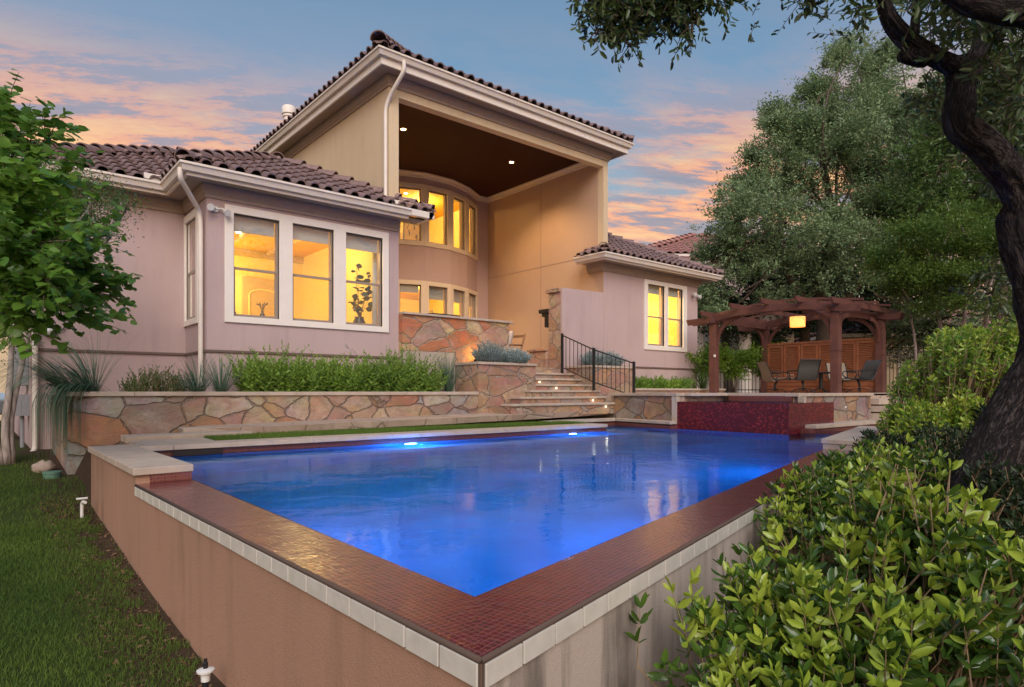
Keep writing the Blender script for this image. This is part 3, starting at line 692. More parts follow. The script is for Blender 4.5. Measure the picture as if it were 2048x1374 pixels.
# furniture silhouettes and curtains behind the glass
mb=MB(); mb.box((3.2,15.3,.6),(4.6,15.85,1.15)); mb.box((3.2,15.7,1.15),(4.6,15.87,1.9)); mb.build('interior_sofa',M['int_door'],H,bevel=.05)
mb=MB(); mb.box((3.3,15.86,2.0),(4.5,15.89,2.75)); mb.build('interior_picture',M['sash'],H)
for a_,y_ in ((3.22,11.85),(6.28,11.85),(13.1,11.85),(16.7,11.85)):
    mb=MB(); mb.tube([(a_,y_,.7),(a_,y_,3.2)],.06,8); mb.tube([(a_+.05,y_+.05,.7),(a_+.05,y_+.05,3.2)],.05,8); mb.build('curtain',M['shade'],H,smooth=True)
for a_,z_ in ((8.6,.6),(11.9,.6),(9.2,3.62),(12.2,3.62)):
    mb=MB(); mb.box((a_-.45,20.2,z_),(a_+.45,20.48,z_+2.1))
    mb.build('interior_bookcase',M['int_door'],H); mb=MB(); mb.box((a_-.40,20.18,z_+1.2),(a_+.40,20.199,z_+2.0)); mb.build('interior_shelf_back',M['sash'],H)
# ---- recessed lights, interior can lights
def can(x,y,z,label,energy=0):
    t=thing('recessed_light',label,'ceiling light',(x,y,z),'recessed ceiling lights')
    mb=MB(); mb.lathe((x,y,z-.012),[(.055,.004),(.075,0),(.085,.004),(.085,.012)],20); mb.build('trim_ring',M['trim_tan'],t,smooth=True)
    mb=MB(); mb.lathe((x,y,z-.010),[(0,0),(.056,.0),(.056,.008)],16); mb.build('bulb',M['bulb'],t)
    if energy: lamp('SPOT',(x,y,z-.03),energy,(1,.62,.28),.06,t,(0,0,0),R(125))
can(7.84,13.38,6.27,'glowing can light near the left side of the dark wood ceiling',330)
can(11.23,13.40,6.27,'glowing can light near the right side of the dark wood ceiling',330)
can(4.3,14.2,3.40,'small ceiling light inside the room behind the left bay window')
can(10.4,17.6,6.25,'small ceiling light inside the upstairs room behind the curved windows')
# framed picture in the upstairs room, grill on the stone counter
mb=MB(); mb.box((10.55,18.2,4.2),(10.62,18.9,5.25)); 
t=thing('framed_picture','framed sketch on an easel behind the curved upstairs window','picture',(10.5,17.4,4.3))
def frame_pic(t,c,d,w,h):
    c=Vector(c); d=Vector(d).normalized(); n=Vector((d.y,-d.x,0)); m1=MB()
    for a,z,hw,hh in ((-w/2,0,.015,h/2),(w/2,0,.015,h/2),(0,-h/2,w/2,.015),(0,h/2,w/2,.015)): m1.obox(c+d*a+Vector((0,0,z)),d,(hw,.012,hh))
    m1.build('frame',M['iron'],t)
    m2=MB(); m2.obox(c+n*-.012,d,(w/2-.016,.004,h/2-.016)); m2.build('sheet',M['int_wall'],t)
    m3=MB()
    rr=random.Random(3)
    for k in range(9):
        x=rr.uniform(-.3,.3)*w; z=rr.uniform(-.42,.38)*h; m3.tube([tuple(c+n*-.003+d*(x+rr.uniform(-.06,.06))+Vector((0,0,z+q*.07))) for q in range(3)],.010,5)
    m3.build('drawing',M['iron'],t)
frame_pic(t,(10.5,17.4,4.85),(1,.1,0),.62,.85)
# ---- floodlights on the walls
def flood(x,y,z,label,s=1,heads=((-.11,.02),(.13,-.03))):
    t=thing('security_light',label,'security light',(x,y,z),'twin floodlights on the house walls')
    mb=MB(); mb.lathe((x,y,z),[(.05,0),(.05,.03),(.03,.045)],16,(0,-1,0)); mb.build('base_plate',M['white_plastic'],t,smooth=40)
    for a,b in heads:
        m1=MB(); m1.tube([(x,y-.04,z),(x+a*.6,y-.09,z+b*.3+.02),(x+a,y-.12,z+b)],.014,8); 
        ax=Vector((a*1.2,-.8,-.35)); m1.lathe((x+a,y-.09,z+b),[(.02,-.03),(.042,0),(.052,.06),(.058,.10),(.050,.10)],16,tuple(ax)); m1.build('lamp_head',M['white_plastic'],t,smooth=40)
        m2=MB(); m2.lathe(Vector((x+a,y-.09,z+b))+ax.normalized()*.092,[(0,.004),(.051,0)],14,tuple(ax)); m2.build('lens',M['lens'],t)
M['lens']=plain('floodlight_lens',(.55,.60,.66),.08,.8)
flood(3.10,VF,3.06,'twin head floodlight at the top left corner of the bay window wall')
flood(16.85,VF,2.95,'twin head floodlight at the right corner of the wing wall under the eave')
t=thing('round_wall_lamp','round white lens wall lamp beside the far left downspout','wall lamp',(.92,12.84,.98))
mb=MB(); mb.lathe((.92,12.84,.98),[(.09,0),(.09,.05),(.08,.07)],18,(0,-1,0)); mb.build('housing',M['iron'],t,smooth=40)
mb=MB(); mb.lathe((.92,12.77,.98),[(.078,0),(.06,.03),(0,.045)],18,(0,-1,0)); mb.build('lens',M['white_plastic'],t,smooth=True)
mb=MB(); mb.tube([(1.0,12.81,.98),(1.1,12.81,1.02),(1.2,12.82,1.16)],.012,6); mb.build('cable',M['iron'],t)
t=thing('electrical_box','grey electrical meter boxes on the far left end wall of the house','meter box',(.6,13.6,-1))
mb=MB(); mb.box((.50,13.4,.1),(.689,13.95,.72)); mb.build('cabinet',M['grey_metal'],t,bevel=.01)
mb=MB(); mb.box((.52,13.2,-.4),(.689,13.5,-.05)); mb.tube([(.6,13.35,-.4),(.6,13.35,-.95)],.03,8); mb.build('lower_box',M['grey_metal'],t)
t=thing('air_conditioner','dark louvred air conditioner unit standing beside the left end wall','air conditioner',(-.2,15.3,-.95))
mb=MB(); mb.box((-.6,15,-.93),(.25,15.8,.02)); 
for k in range(12): mb.box((-.61,14.99,-.85+k*.07),(.26,15.0,-.82+k*.07))
mb.build('cabinet',M['grey_metal'],t); mb=MB(); mb.lathe((-.17,15.4,.021),[(.35,0),(.34,.03),(0,.05)],18); mb.build('fan_grille',M['iron'],t)
# ================================================================== pool
PW=-.75
SW=thing('swimming_pool','raised infinity edge swimming pool with red mosaic ledge and stucco walls','swimming pool',(1.098,1.443,-2.2))
A0=(1.098,1.443); A1=(1.401,1.881)
INN=[A1,(8.5,3.785),(11.5,4.6),(11.5,5.45),(10.88,5.45),(10.88,7.77),(10.65,7.77),(10.97,9.5),(9.26,9.5),(9.26,8.22),(1.425,8.28)]
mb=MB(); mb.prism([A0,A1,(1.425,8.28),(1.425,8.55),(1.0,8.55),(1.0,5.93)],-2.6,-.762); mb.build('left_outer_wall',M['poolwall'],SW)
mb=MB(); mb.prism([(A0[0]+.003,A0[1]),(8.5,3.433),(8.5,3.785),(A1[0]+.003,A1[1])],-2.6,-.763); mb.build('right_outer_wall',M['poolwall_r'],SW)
mb=MB(); mb.prism([(1.0,5.935),(1.424,5.965),(1.424,8.55),(1.0,8.55)],-.762,-.682); mb.build('raised_wall',M['poolwall'],SW)
mb=MB(); mb.prism([(8.5,3.434),(12.2,4.43),(12.2,4.8),(11.52,4.6),(8.5,3.80)],-2.6,-.682); mb.build('raised_wall',M['poolwall_r'],SW)
# wet ledge, one strip along each side, mitred at the corner
def top(z): return z
for dirv,poly in (((0.022,-1),[A0,A1,(1.424,5.965),(1.0,5.935)]),((.9656,.26),[A0,(8.5,3.433),(8.5,3.785),A1])):
    mb=MB(); mb.prism(poly,-.762,-.7505); o=mb.build('mosaic_ledge',M['ledge'],SW,uvdir=dirv)
# rounded dark lip and white rim tiles on the outer faces
def rim(p,q,n_out,first):
    p=Vector((*p,0)); q=Vector((*q,0)); d=(q-p).normalized(); Lg=(q-p).length; n=Vector((*n_out,0)).normalized()
    lip=MB(); lip.tube([tuple(p+n*.002+Vector((0,0,-.760))),tuple(q+n*.002+Vector((0,0,-.760)))],.0095,8); lip.build('ledge_lip',M['grout'],SW,smooth=True)
    g=MB(); a=p+n*.004; g.obox((p+q)/2+n*.002+Vector((0,0,-.806)),d,(Lg/2-.002,.004,.0365)); g.build('tile_grout',M['grout'],SW)
    t=MB(); x=.004
    while x<Lg-.02:
        w=min(.1905,Lg-x-.004); t.obox(p+d*(x+w/2)+n*(.0075+random.uniform(0,.0012))+Vector((0,0,-.806+random.uniform(-.0008,.0008))),d,((w-.008)/2,.0045,.0345)); x+=.1925
    t.build('white_rim_tiles',M['whitetile'],SW,bevel=.0015)
rim(A0,(1.0,5.935),(-1,-.022),0); rim(A0,(8.5,3.433),(.26,-.9656),0)
# basin
mb=MB(); n=len(INN)
vs=[(x,y,-.86) for x,y in INN]+[(x,y,-2.15) for x,y in INN]
mb.add(vs,[tuple(range(n,2*n))]+[(i,(i+1)%n,n+(i+1)%n,n+i) for i in range(n)]); mb.build('basin',M['plaster'],SW,fixn=False)
mb=MB()
mb.add([(x,y,-.683) for x,y in INN]+[(x,y,-.86) for x,y in INN],[(i,(i+1)%n,n+(i+1)%n,n+i) for i in (1,2,5,6,7,8,9)]); 
mb.add([(x,y,-.7515) for x,y in INN]+[(x,y,-.86) for x,y in INN],[(i,(i+1)%n,n+(i+1)%n,n+i) for i in (0,10)]); mb.build('waterline_tiles',M['bandtile'],SW,uvdir=(1,0),fixn=False)
mb=MB(); mb.box((1.10,5.925,-.749),(1.415,5.955,-.683)); mb.box((1.4195,5.96,-.86),(1.4235,8.28,-.683)); mb.build('end_wall_tiles',M['bandtile'],SW,uvdir=(1,0))
mb=MB(); mb.box((1.43,7.62,-2.14),(9.25,8.21,-1.12)); mb.build('bench',M['plaster'],SW)
mb=MB(); mb.box((9.27,8.3,-2.14),(10.62,9.49,-1.0)); mb.build('sun_shelf',M['plaster'],SW)
mb=MB(); mb.box((1.76,8.20,-.85),(2.3,8.235,-.690)); mb.build('skimmer_opening_shade',M['deckdark'],SW)  # solid dark block, its colour stands for the shade inside the opening
# coping slabs
cz0,cz1=-.680,-.62
def coping(name,poly,z0=cz0,z1=cz1,parent=SW,mat='lime',bev=.006):
    mb=MB(); mb.prism(poly,z0,z1); return mb.build(name,M[mat],parent,bevel=bev)
coping('wall_coping',[(.975,5.90),(1.43,5.93),(1.415,8.22),(1.415,8.66),(.975,8.62)])
xs_=[1.42,1.77,3.45,5.1,6.75,8.1,9.25]
for i in range(len(xs_)-1):
    a,b=xs_[i]+.002,xs_[i+1]-.002; f=lambda x:8.215-.0045*(x-1.4)
    coping('far_coping',[(a,f(a)),(b,f(b)),(b,8.63),(a,8.64)],cz0,cz1-random.uniform(0,.003))
coping('side_coping',[(1.50,8.645),(2.35,8.64),(2.38,9.36),(1.50,9.36)],-.683,-.624)
coping('side_coping',[(1.48,9.40),(3.05,9.42),(3.05,9.86),(1.48,9.84)],-.66,-.575)
coping('stepping_slab',[(2.25,9.9),(3.0,9.9),(3.1,10.42),(2.3,10.40)],-.60,-.525)
coping('far_coping',[(9.27,8.65),(9.27,9.46),(10.95,9.46),(11.3,9.80),(9.27,9.83),(8.9,9.5),(8.9,8.65)][0:0]+[(8.95,9.46),(10.96,9.46),(11.3,9.77),(8.95,9.83)],-.66,-.60)
coping('far_coping',[(10.97,9.455),(10.64,7.765),(10.9,7.775),(11.26,9.70)],-.66,-.60)
coping('near_coping',[(8.49,3.39),(12.3,4.41),(12.3,4.85),(11.50,4.61),(8.49,3.82)])
coping('near_coping',[(11.48,5.24),(16.0,5.24),(16.0,5.66),(11.48,5.66)],-.665,-.60)
mb=MB(); mb.box((11.3,5.27,-2.2),(16,5.64,-.667)); mb.build('side_wall',M['bandtile'],SW,uvdir=(1,0))
mb=MB(); mb.box((1.49,8.60,-1.2),(9.2,8.62,-.684)); mb.build('coping_bed',M['mulch'],SW)
# water sheet (subdivided, real small waves)
def watersheet(name,poly,z):
    mb=MB(); mb.add([(x,y,z) for x,y in poly],[tuple(range(len(poly)))]); return mb.build(name,M['water'],None,kind='structure',fixn=False)
watersheet('pool_water',INN,PW)
# underwater lamps
def pool_lamp(x,y,z,label,n=(0,-1,0),e=60,grp='round underwater pool lights',strong=False):
    t=thing('pool_light',label,'pool light',(x,y,z),grp); n=Vector(n)
    mb=MB(); mb.lathe(Vector((x,y,z)),[(.115,0),(.115,.012),(.095,.02)],22,tuple(n)); mb.build('bezel',M['white_plastic'],t,smooth=40)
    mb=MB(); mb.lathe(Vector((x,y,z))+n*.016,[(.105,0),(.08,.02),(0,.035)],22,tuple(n)); mb.build('lens',M['poolblue' if strong else 'poolbulb'],t,smooth=True)
    if strong: return
    l=lamp('POINT',tuple(Vector((x,y,z))+n*.30),e,(.03,.30,1),.0,t)
pool_lamp(4.92,8.206,-.975,'round underwater light glowing white on the far pool wall, left one',e=95)
pool_lamp(8.30,8.190,-.96,'round underwater light glowing white on the far pool wall, right one near the steps',e=95)
pool_lamp(1.436,4.2,-1.5,'added unseen underwater light on the inner face of the left pool wall',(1,0,0),strong=True)  # this and the next two are unseen lamps added to brighten the near water
pool_lamp(3.6,2.495,-1.6,'added unseen underwater light on the inner face of the right pool wall',(-.26,.966,0),strong=True)
pool_lamp(7.0,3.405,-1.6,'added unseen underwater light at the far end of the right pool wall',(-.26,.966,0),strong=True)
# ---- spa
SP=thing('spa','raised square spa clad in glittering red mosaic beside the pool','hot tub',(10.88,5.45,-2.1))
mb=MB()
mb.prism([(10.88,5.45),(12.65,5.45),(12.65,5.70),(11.12,5.70),(11.12,7.55),(12.65,7.55),(12.65,7.77),(10.88,7.77)],-2.1,-.205); mb.build('spa_wall',M['spatile'],SP,uvdir=(1,0))
mb=MB(); mb.box((12.42,5.70,-1.0),(12.66,7.55,-.092)); mb.box((11.52,5.70,-.60),(12.42,5.72,-.092)); mb.build('back_tiles',M['bandtile'],SP,uvdir=(1,0))
mb=MB(); mb.box((10.95,5.6,-.9),(12.5,7.7,-.8)); mb.build('spa_floor',M['plaster'],SP)
watersheet('spa_water',[(10.89,5.46),(11.5,5.46),(11.5,5.70),(12.43,5.70),(12.43,7.56),(10.89,7.76)],-.197)
lamp('POINT',(11.6,6.6,-.42),22,(.04,.2,1),.0,SP)  # blue light added under the spa water, with no fixture
# ---- paths, turf, decks
def flagmat():
    m,n,l=newmat('pale_flagstone'); b=bsdf(m); p=wpos(m,(1,1.5,1))
    v=node(m,'ShaderNodeTexVoronoi',{'Vector':p,'Scale':1.3},feature='DISTANCE_TO_EDGE').outputs['Distance']; vc=node(m,'ShaderNodeTexVoronoi',{'Vector':p,'Scale':1.3}).outputs['Color']
    col=mixc(m,node(m,'ShaderNodeSeparateColor',{0:vc}).outputs[0],(.50,.42,.34),(.44,.33,.26)); col=mixc(m,ramp(m,noise(m,p,5,7,.7),[(.4,.5),(.65,0.)]),col,(.33,.22,.16))
    col=mixc(m,ramp(m,v,[(.0,0.),(.02,1.)]),(.20,.16,.12),col); l.new(col,b.inputs['Base Color']); setp(b,Roughness=.7)
    l.new(bump(m,mth(m,'ADD',ramp(m,v,[(0.,0.),(.04,1.)]),noise(m,p,8,6,.6)),.4,.02),b.inputs['Normal']); return m
M['flag']=flagmat()
mb=MB(); pe=[(2.55,9.90),(3.0,9.88),(3.3,9.62),(3.9,9.58),(4.4,9.64),(5.0,9.55),(5.8,9.60),(6.6,9.52),(7.3,9.6),(8.0,9.52),(8.9,9.6),(11.2,9.85)]
z=[-.53,-.525,-.52,-.51,-.50,-.495,-.485,-.475,-.465,-.455,-.445,-.42]
V_=[];
for (x,y),zz in zip(pe,z): V_+= [(x,y,zz),(x,10.52,zz+.012),(x,y+.03,zz-.11)]
F_=[]; 
for i in range(len(pe)-1): a=3*i; F_+=[(a,a+3,a+4,a+1),(a+2,a+5,a+3,a)]
mb.add(V_,F_); o=mb.build('flagstone_path',M['flag'],None,kind='structure',fixn=False)
mb=MB(); mb.box((2.36,8.5,-1.2),(9.3,9.75,-.640)); mb.build('turf_bed',M['soil'],None,kind='structure')
mb=MB(); mb.prism([(11.29,9.70),(10.93,7.79),(12.64,7.79),(12.64,5.70),(11.55,5.70),(11.55,5.68),(26,5.68),(26,20),(17.1,20),(17.1,11.44),(11.29,11.44)],-.7,-.045); mb.build('patio',M['flag'],None,kind='structure')
mb=MB(); mb.box((6.61,11.52,-.2),(12.77,16.4,.59)); mb.build('terrace_floor',M['flag'],None,kind='structure')
# raised deck walls with caps
DW=thing('deck_wall','stone faced retaining wall with limestone cap along the raised patio','retaining wall',(11.25,9.75,-.7))
mb=MB(); mb.prism([(11.22,9.74),(10.875,7.78),(10.93,7.78),(11.286,9.74)],-.70,-.093); mb.build('stone_face',M['stone3'],DW)
mb=MB(); mb.prism([(11.55,5.60),(14.80,5.60),(14.80,5.678),(11.55,5.678)],-.70,-.093); mb.build('stone_face',M['stone3'],DW)
mb=MB(); mb.prism([(11.45,9.742),(11.225,9.742),(11.286,9.70),(11.45,9.70)],-.70,-.093); mb.build('stone_end',M['stone3'],DW)
for pl in ([(11.17,9.80),(10.84,7.76),(11.2,7.76),(11.55,9.80)],[(10.86,7.757),(12.45,7.757),(12.45,7.60),(12.98,7.60),(12.98,7.95),(11.2,7.95)][0:0]+[(11.13,7.60),(12.44,7.60),(12.44,5.84),(12.80,5.84),(12.80,7.95),(11.13,7.95)],[(11.50,5.57),(14.9,5.57),(14.9,5.95),(12.45,5.95),(12.45,5.835),(11.50,5.835)],[(15.0,5.68),(18.5,5.68),(18.5,5.95),(15.0,5.95)]):
    coping('deck_cap',pl,-.092,-.03,DW)
for x,y in ((10.86,7.772),(11.47,5.462)):
    mb=MB(); mb.box((x,y,-.62),(x+.085,y+.115,-.093)); mb.build('corner_pier',M['lime'],DW)
mb=MB(); mb.box((13.5,5.592,-.33),(13.58,5.599,-.30)); mb.build('wall_socket',M['white_plastic'],DW)
# little steps up to the patio on the right
ST2=thing('patio_steps','three pale stone steps beside the right end of the deck wall','steps',(14.9,5.0,-.6))
for k in range(3): coping('tread',[(14.85,5.05+.2*k),(16.6,5.05+.2*k),(16.6,5.66),(14.85,5.66)],-.60+.16*k,-.47+.16*k,ST2)
# ---- stone planters
PL=thing('stone_planter','long flagstone faced planter with limestone cap under the bay windows','planter',(.96,10.5,-1.1))
mb=MB(); mb.prism([(.96,10.5),(7.9,10.5),(7.9,10.74),(1.2,10.74),(1.2,12.8),(.96,12.8)],-1.25,-.066); mb.build('stone_wall',M['stone'],PL)
xs_=[.94,1.75,4.1,6.5,7.9]
for a,b in zip(xs_[:-1],xs_[1:]): coping('cap',[(a+.002,10.47),(b-.002,10.47),(b-.002,10.78),(a+.002,10.78)],-.065,-.002,PL)
coping('cap',[(.94,10.782),(1.25,10.782),(1.25,12.8),(.94,12.8)],-.065,-.002,PL)
mb=MB(); mb.box((1.2,10.74,-.6),(7.9,12.83,-.08)); mb.build('soil',M['mulch'],PL)
PB=thing('stair_planter','tall square stone planter left of the garden steps','planter',(7.91,10.5,-.5))
mb=MB(); mb.prism([(7.905,10.497),(9.49,10.497),(9.49,11.30),(7.905,11.30)],-.9,.56); mb.build('stone_wall',M['stone_tan'],PB)
coping('cap',[(7.88,10.46),(9.52,10.46),(9.52,10.72),(7.88,10.72)],.561,.615,PB); coping('cap',[(7.88,10.722),(8.12,10.722),(8.12,11.29),(7.88,11.29)],.561,.615,PB); coping('cap',[(9.28,10.722),(9.52,10.722),(9.52,11.29),(9.28,11.29)],.561,.615,PB)
mb=MB(); mb.box((8.1,10.7,.55),(9.3,11.29,.585)); mb.build('soil',M['mulch'],PB)
PC=thing('railing_planter','square stone planter behind the black stair railing','planter',(11.4,10.6,-.1))
mb=MB(); mb.box((11.40,10.6,-.7),(13.0,11.44,.585)); mb.build('stone_wall',M['stone_tan'],PC)
coping('cap',[(11.37,10.57),(13.03,10.57),(13.03,10.8),(11.37,10.8)],.586,.64,PC); coping('cap',[(11.37,10.802),(11.6,10.802),(11.6,11.44),(11.37,11.44)],.586,.64,PC)
mb=MB(); mb.box((11.6,10.8,.5),(13.0,11.44,.60)); mb.build('soil',M['mulch'],PC)
PD=thing('low_planter','low limestone capped planter under the right wing window','planter',(13.0,10.6,-.05))
mb=MB(); mb.prism([(13.003,10.62),(17.2,10.62),(17.2,11.44),(13.003,11.44)],-.1,.03); mb.build('stone_wall',M['stone_tan'],PD)
coping('cap',[(13.035,10.58),(17.25,10.58),(17.25,10.80),(13.035,10.80)],.031,.085,PD)
mb=MB(); mb.box((13.05,10.8,.0),(17.2,11.44,.06)); mb.build('soil',M['mulch'],PD)
# ---- garden steps
GS=thing('garden_steps','broad limestone steps rising to the covered terrace','steps',(9.8,9.7,-.45))
Lx=[8.13,8.63,9.17,9.494,9.494,9.494]; Rx=[11.215,11.255,11.395,11.395,11.395,11.395]
for k in range(6):
    y=9.7+.3*k; z1=-.25+.14*k
    mb=MB(); mb.box((Lx[k]+.02,y+.035,z1-.14-.05-(.06 if k==0 else 0)),(Rx[k]-.002,y+.40,z1-.046)); mb.build('riser',M['stone_tan'],GS)
    if k<3:
        mb=MB(); mb.box((Lx[k]+.02,y+.40,z1-.30),(9.49,10.495,z1-.047)); mb.build('step_fill',M['stone_tan'],GS)
    coping('tread',[(Lx[k],y),(Rx[k]-.003,y),(Rx[k]-.003,y+.335),(Lx[k],y+.335)],z1-.045,z1,GS,bev=.005)
mb=MB(); mb.box((9.50,11.505,.40),(11.2,11.519,.588)); mb.build('riser',M['stone2'],GS)
def step_light(x,y,z,label):
    t=thing('step_light',label,'step light',(x,y,z),'small lights set in the stair risers')
    mb=MB(); mb.box((x-.028,y-.006,z-.024),(x+.028,y,z+.024)); mb.build('housing',M['iron'],t)
    mb=MB(); mb.box((x-.022,y-.009,z-.018),(x+.022,y-.0062,z+.018)); mb.build('lens',M['bulbw'],t)
    lamp('POINT',(x,y-.05,z-.01),.22,(1,.8,.5),.02,t)
for x,k,lb in ((10.0,4,'glowing step light in the highest lit riser'),(10.25,3,'glowing step light in the riser just below the highest lit one'),(10.83,1,'glowing step light in the second riser from the ground'),(10.93,0,'glowing step light in the bottom riser by the deck wall')):
    step_light(x,9.735+.3*k,-.25+.14*k-.09,lb)
# ---- iron stair railing
RA=thing('stair_railing','black iron picket railing on the right of the garden steps','railing',(11.05,10.2,0))
PA=[(11.0,11.2,.45,1.40),(11.1,10.25,.03,1.0),(11.42,9.32,-.03,.66)]
for x,y,a,b in PA:
    mb=MB(); mb.box((x-.025,y-.025,a),(x+.025,y+.025,b+.02)); mb.build('post',M['iron'],RA)
tops=[Vector((x,y,b-.02)) for x,y,a,b in PA]; bots=[Vector((11.0,11.2,.59)),Vector((11.1,10.25,.22)),Vector((11.34,9.55,-.02))]
mb=MB(); 
for a,b in zip(tops[:-1],tops[1:]): mb.tube([a,b],.017,6)
mb.build('top_rail',M['iron'],RA)
mb=MB()
for a,b in zip(bots[:-1],bots[1:]): mb.tube([a,b],.014,6)
mb.build('bottom_rail',M['iron'],RA)
for s_,(a,b,c,d) in enumerate(((tops[0],tops[1],bots[0],bots[1]),(tops[1],tops[2],bots[1],bots[2]))):
    n_=8 if s_==0 else 9
    for k in range(1,n_):
        f=k/n_; p=a.lerp(b,f); q=Vector((p.x,p.y,0)); 
        g=min(1,((q.xy-c.xy).length)/((d.xy-c.xy).length)); z=c.lerp(d,g).z
        mb=MB(); mb.tube([(p.x,p.y,z),(p.x,p.y,p.z)],.0085,6); mb.build('picket',M['iron'],RA)
# ---- stone counter wall on the terrace with a grill on top
CW=thing('stone_counter_wall','tall flagstone wall with flat cap between the bay and the steps','stone wall',(6.6,11.3,-.1))
mb=MB(); mb.box((6.603,11.30,.84),(9.40,11.50,1.565)); mb.box((7.905,11.301,.55),(9.40,11.499,.84)); mb.build('stone_wall',M['stone2'],CW)
mb=MB(); mb.box((6.605,11.31,-.08),(7.90,11.49,.839)); mb.build('plastered_base',M['poolwall_r'],CW)
coping('cap',[(6.603,11.25),(9.47,11.25),(9.47,11.60),(6.603,11.60)],1.566,1.612,CW)
GR=thing('grill_lid','flat black grill lid lying on the stone counter wall','grill',(7.6,11.42,1.613))
mb=MB(); mb.prism([(7.28,11.30),(8.02,11.30),(8.02,11.56),(7.28,11.56)],1.613,1.645); mb.build('lid',M['iron'],GR,bevel=.008)
mb=MB(); mb.tube([(7.30,11.28,1.64),(7.30,11.27,1.69),(7.30,11.4,1.67)],.008,6); mb.build('handle',M['grey_metal'],GR)
UL=thing('garden_uplight','small glowing uplight at the foot of the stone counter wall','uplight',(8.36,11.18,.585))
mb=MB(); mb.lathe((8.36,11.18,.585),[(.03,0),(.03,.05),(.045,.08),(.045,.12),(.035,.12)],14); mb.build('body',M['iron'],UL,smooth=40)
mb=MB(); mb.lathe((8.36,11.18,.70),[(0,.006),(.036,0)],14); mb.build('lens',M['bulbw'],UL)
lamp('POINT',(8.36,11.10,.78),6,(1,.55,.14),.04,UL)
# ---- outdoor fireplace
FP=thing('outdoor_fireplace','stone outdoor fireplace with dark wooden mantel behind the low wall','fireplace',(12,11.7,.59))
mb=MB(); mb.box((11.235,VF+.052,.55),(12.7,11.93,2.50)); mb.build('chimney_breast',M['stone_tan'],FP)
coping('cap',[(11.17,VF+.052),(12.75,VF+.052),(12.75,11.99),(11.17,11.99)],2.505,2.60,FP,'stone_tan')
mb=MB(); mb.box((11.20,11.932,2.02),(12.6,12.28,2.12)); mb.box((11.24,11.932,1.93),(12.55,12.2,2.018)); mb.box((11.24,11.932,1.65),(11.40,12.10,1.928)); mb.box((12.3,11.932,1.65),(12.46,12.10,1.928)); mb.build('mantel',M['iron'],FP,bevel=.01)
mb=MB(); mb.box((11.16,11.94,.592),(12.6,12.62,1.03)); mb.build('hearth',M['stone_tan'],FP,bevel=.03)
coping('hearth_slab',[(11.12,11.935),(12.65,11.935),(12.65,12.66),(11.12,12.66)],1.032,1.10,FP,'stone_tan',.015)
# ---- lounge chair with pillow on the terrace
M['cushion']=plain('cream_cushion',(.62,.52,.45),.95,.1,var=.08,scale=20,bs=.2); M['teak']=wood('teak',(.36,.19,.09),(.24,.12,.06),(4,4,12))
LC=thing('lounge_chair','wooden lounge chair with cream cushion on the covered terrace','chair',(9.75,12.1,.59))
mb=MB(); mb.obox((9.75,12.1,.98),(1,.2,0),(.36,.36,.08)); mb.build('seat_cushion',M['cushion'],LC,bevel=.05)
mb=MB()
for s_ in (-1,1):
    mb2=MB(); c=Vector((9.75,12.1,0))+Vector((-.2,1,0)).normalized()*.38*s_
    mb2.tube([c+Vector((.40,.08,.60)),c+Vector((.36,.07,1.0)),c+Vector((.52,.1,1.42))],.024,8); mb2.tube([c+Vector((-.36,-.07,.60)),c+Vector((-.36,-.07,1.1)),c+Vector((.40,.08,1.13))],.022,8); mb2.build('side_frame',M['teak'],LC,smooth=True)
mb.obox((10.10,12.17,.93),(1,.2,0),(.02,.38,.03)); mb.obox((10.24,12.19,1.36),(1,.2,0),(.015,.38,.03)); mb.build('cross_rail',M['teak'],LC)
PI_=thing('throw_pillow','pale plump throw pillow leaning on the lounge chair','pillow',(9.95,12.1,1.08))
def pillow(t,c,ax,up,w,h,th,mat):
    c=Vector(c); ax=Vector(ax).normalized(); up=Vector(up).normalized(); n=ax.cross(up); mb=MB(); N_=12; vs=[]; 
    for sgn in (1,-1):
        for j in range(N_+1):
            for i in range(N_+1):
                x=2*i/N_-1; y=2*j/N_-1; e_=(1-x**4)*(1-y**4); pinch=1-.10*(1-abs(x))*(abs(y)**3)-.10*(1-abs(y))*(abs(x)**3)
                vs.append(c+ax*x*w*pinch+up*y*h*pinch+n*sgn*th*max(0,e_)**.5)
    K=(N_+1)**2
    for q in range(2):
        for j in range(N_):
            for i in range(N_): a=q*K+j*(N_+1)+i; mb.add([],[]); mb.f.append((a,a+1,a+N_+2,a+N_+1) if q==0 else (a,a+N_+1,a+N_+2,a+1))
    mb.v=[tuple(v) for v in vs]; mb.build('pillow_cover',mat,t,smooth=True,fixn=False)
pillow(PI_,(9.93,12.05,1.25),(.25,1,0),(.25,-.05,1),.26,.23,.09,M['cushion'])
# ================================================================== pergola
PG=thing('pergola','arched roof redwood pergola over the patio seating','pergola',(17.2,8.45,-.05))
def beam(name,pts,w,h,mat='redwood',parent=PG,cut=.0):
    # pts along the beam (bottom centre line), rectangular section, vertical sides
    pts=[Vector(p) for p in pts]; mb=MB(); vs=[]
    d=(pts[-1]-pts[0]); d.z=0; d.normalize(); n=Vector((-d.y,d.x,0))*w/2
    for p in pts: vs+=[p-n,p+n,p+n+Vector((0,0,h)),p-n+Vector((0,0,h))]
    # angled end cut
    vs[0]=vs[0]+d*cut; vs[1]=vs[1]+d*cut; vs[-4]=vs[-4]-d*cut; vs[-3]=vs[-3]-d*cut
    fs=[(3,2,1,0)]; K=len(pts)
    for i in range(K-1):
        a=4*i; fs+=[(a,a+1,a+5,a+4),(a+1,a+2,a+6,a+5),(a+2,a+3,a+7,a+6),(a+3,a,a+4,a+7)]
    fs.append((4*K-4,4*K-3,4*K-2,4*K-1)); mb.add(vs,fs); return mb.build(name,M[mat],parent,bevel=.006)
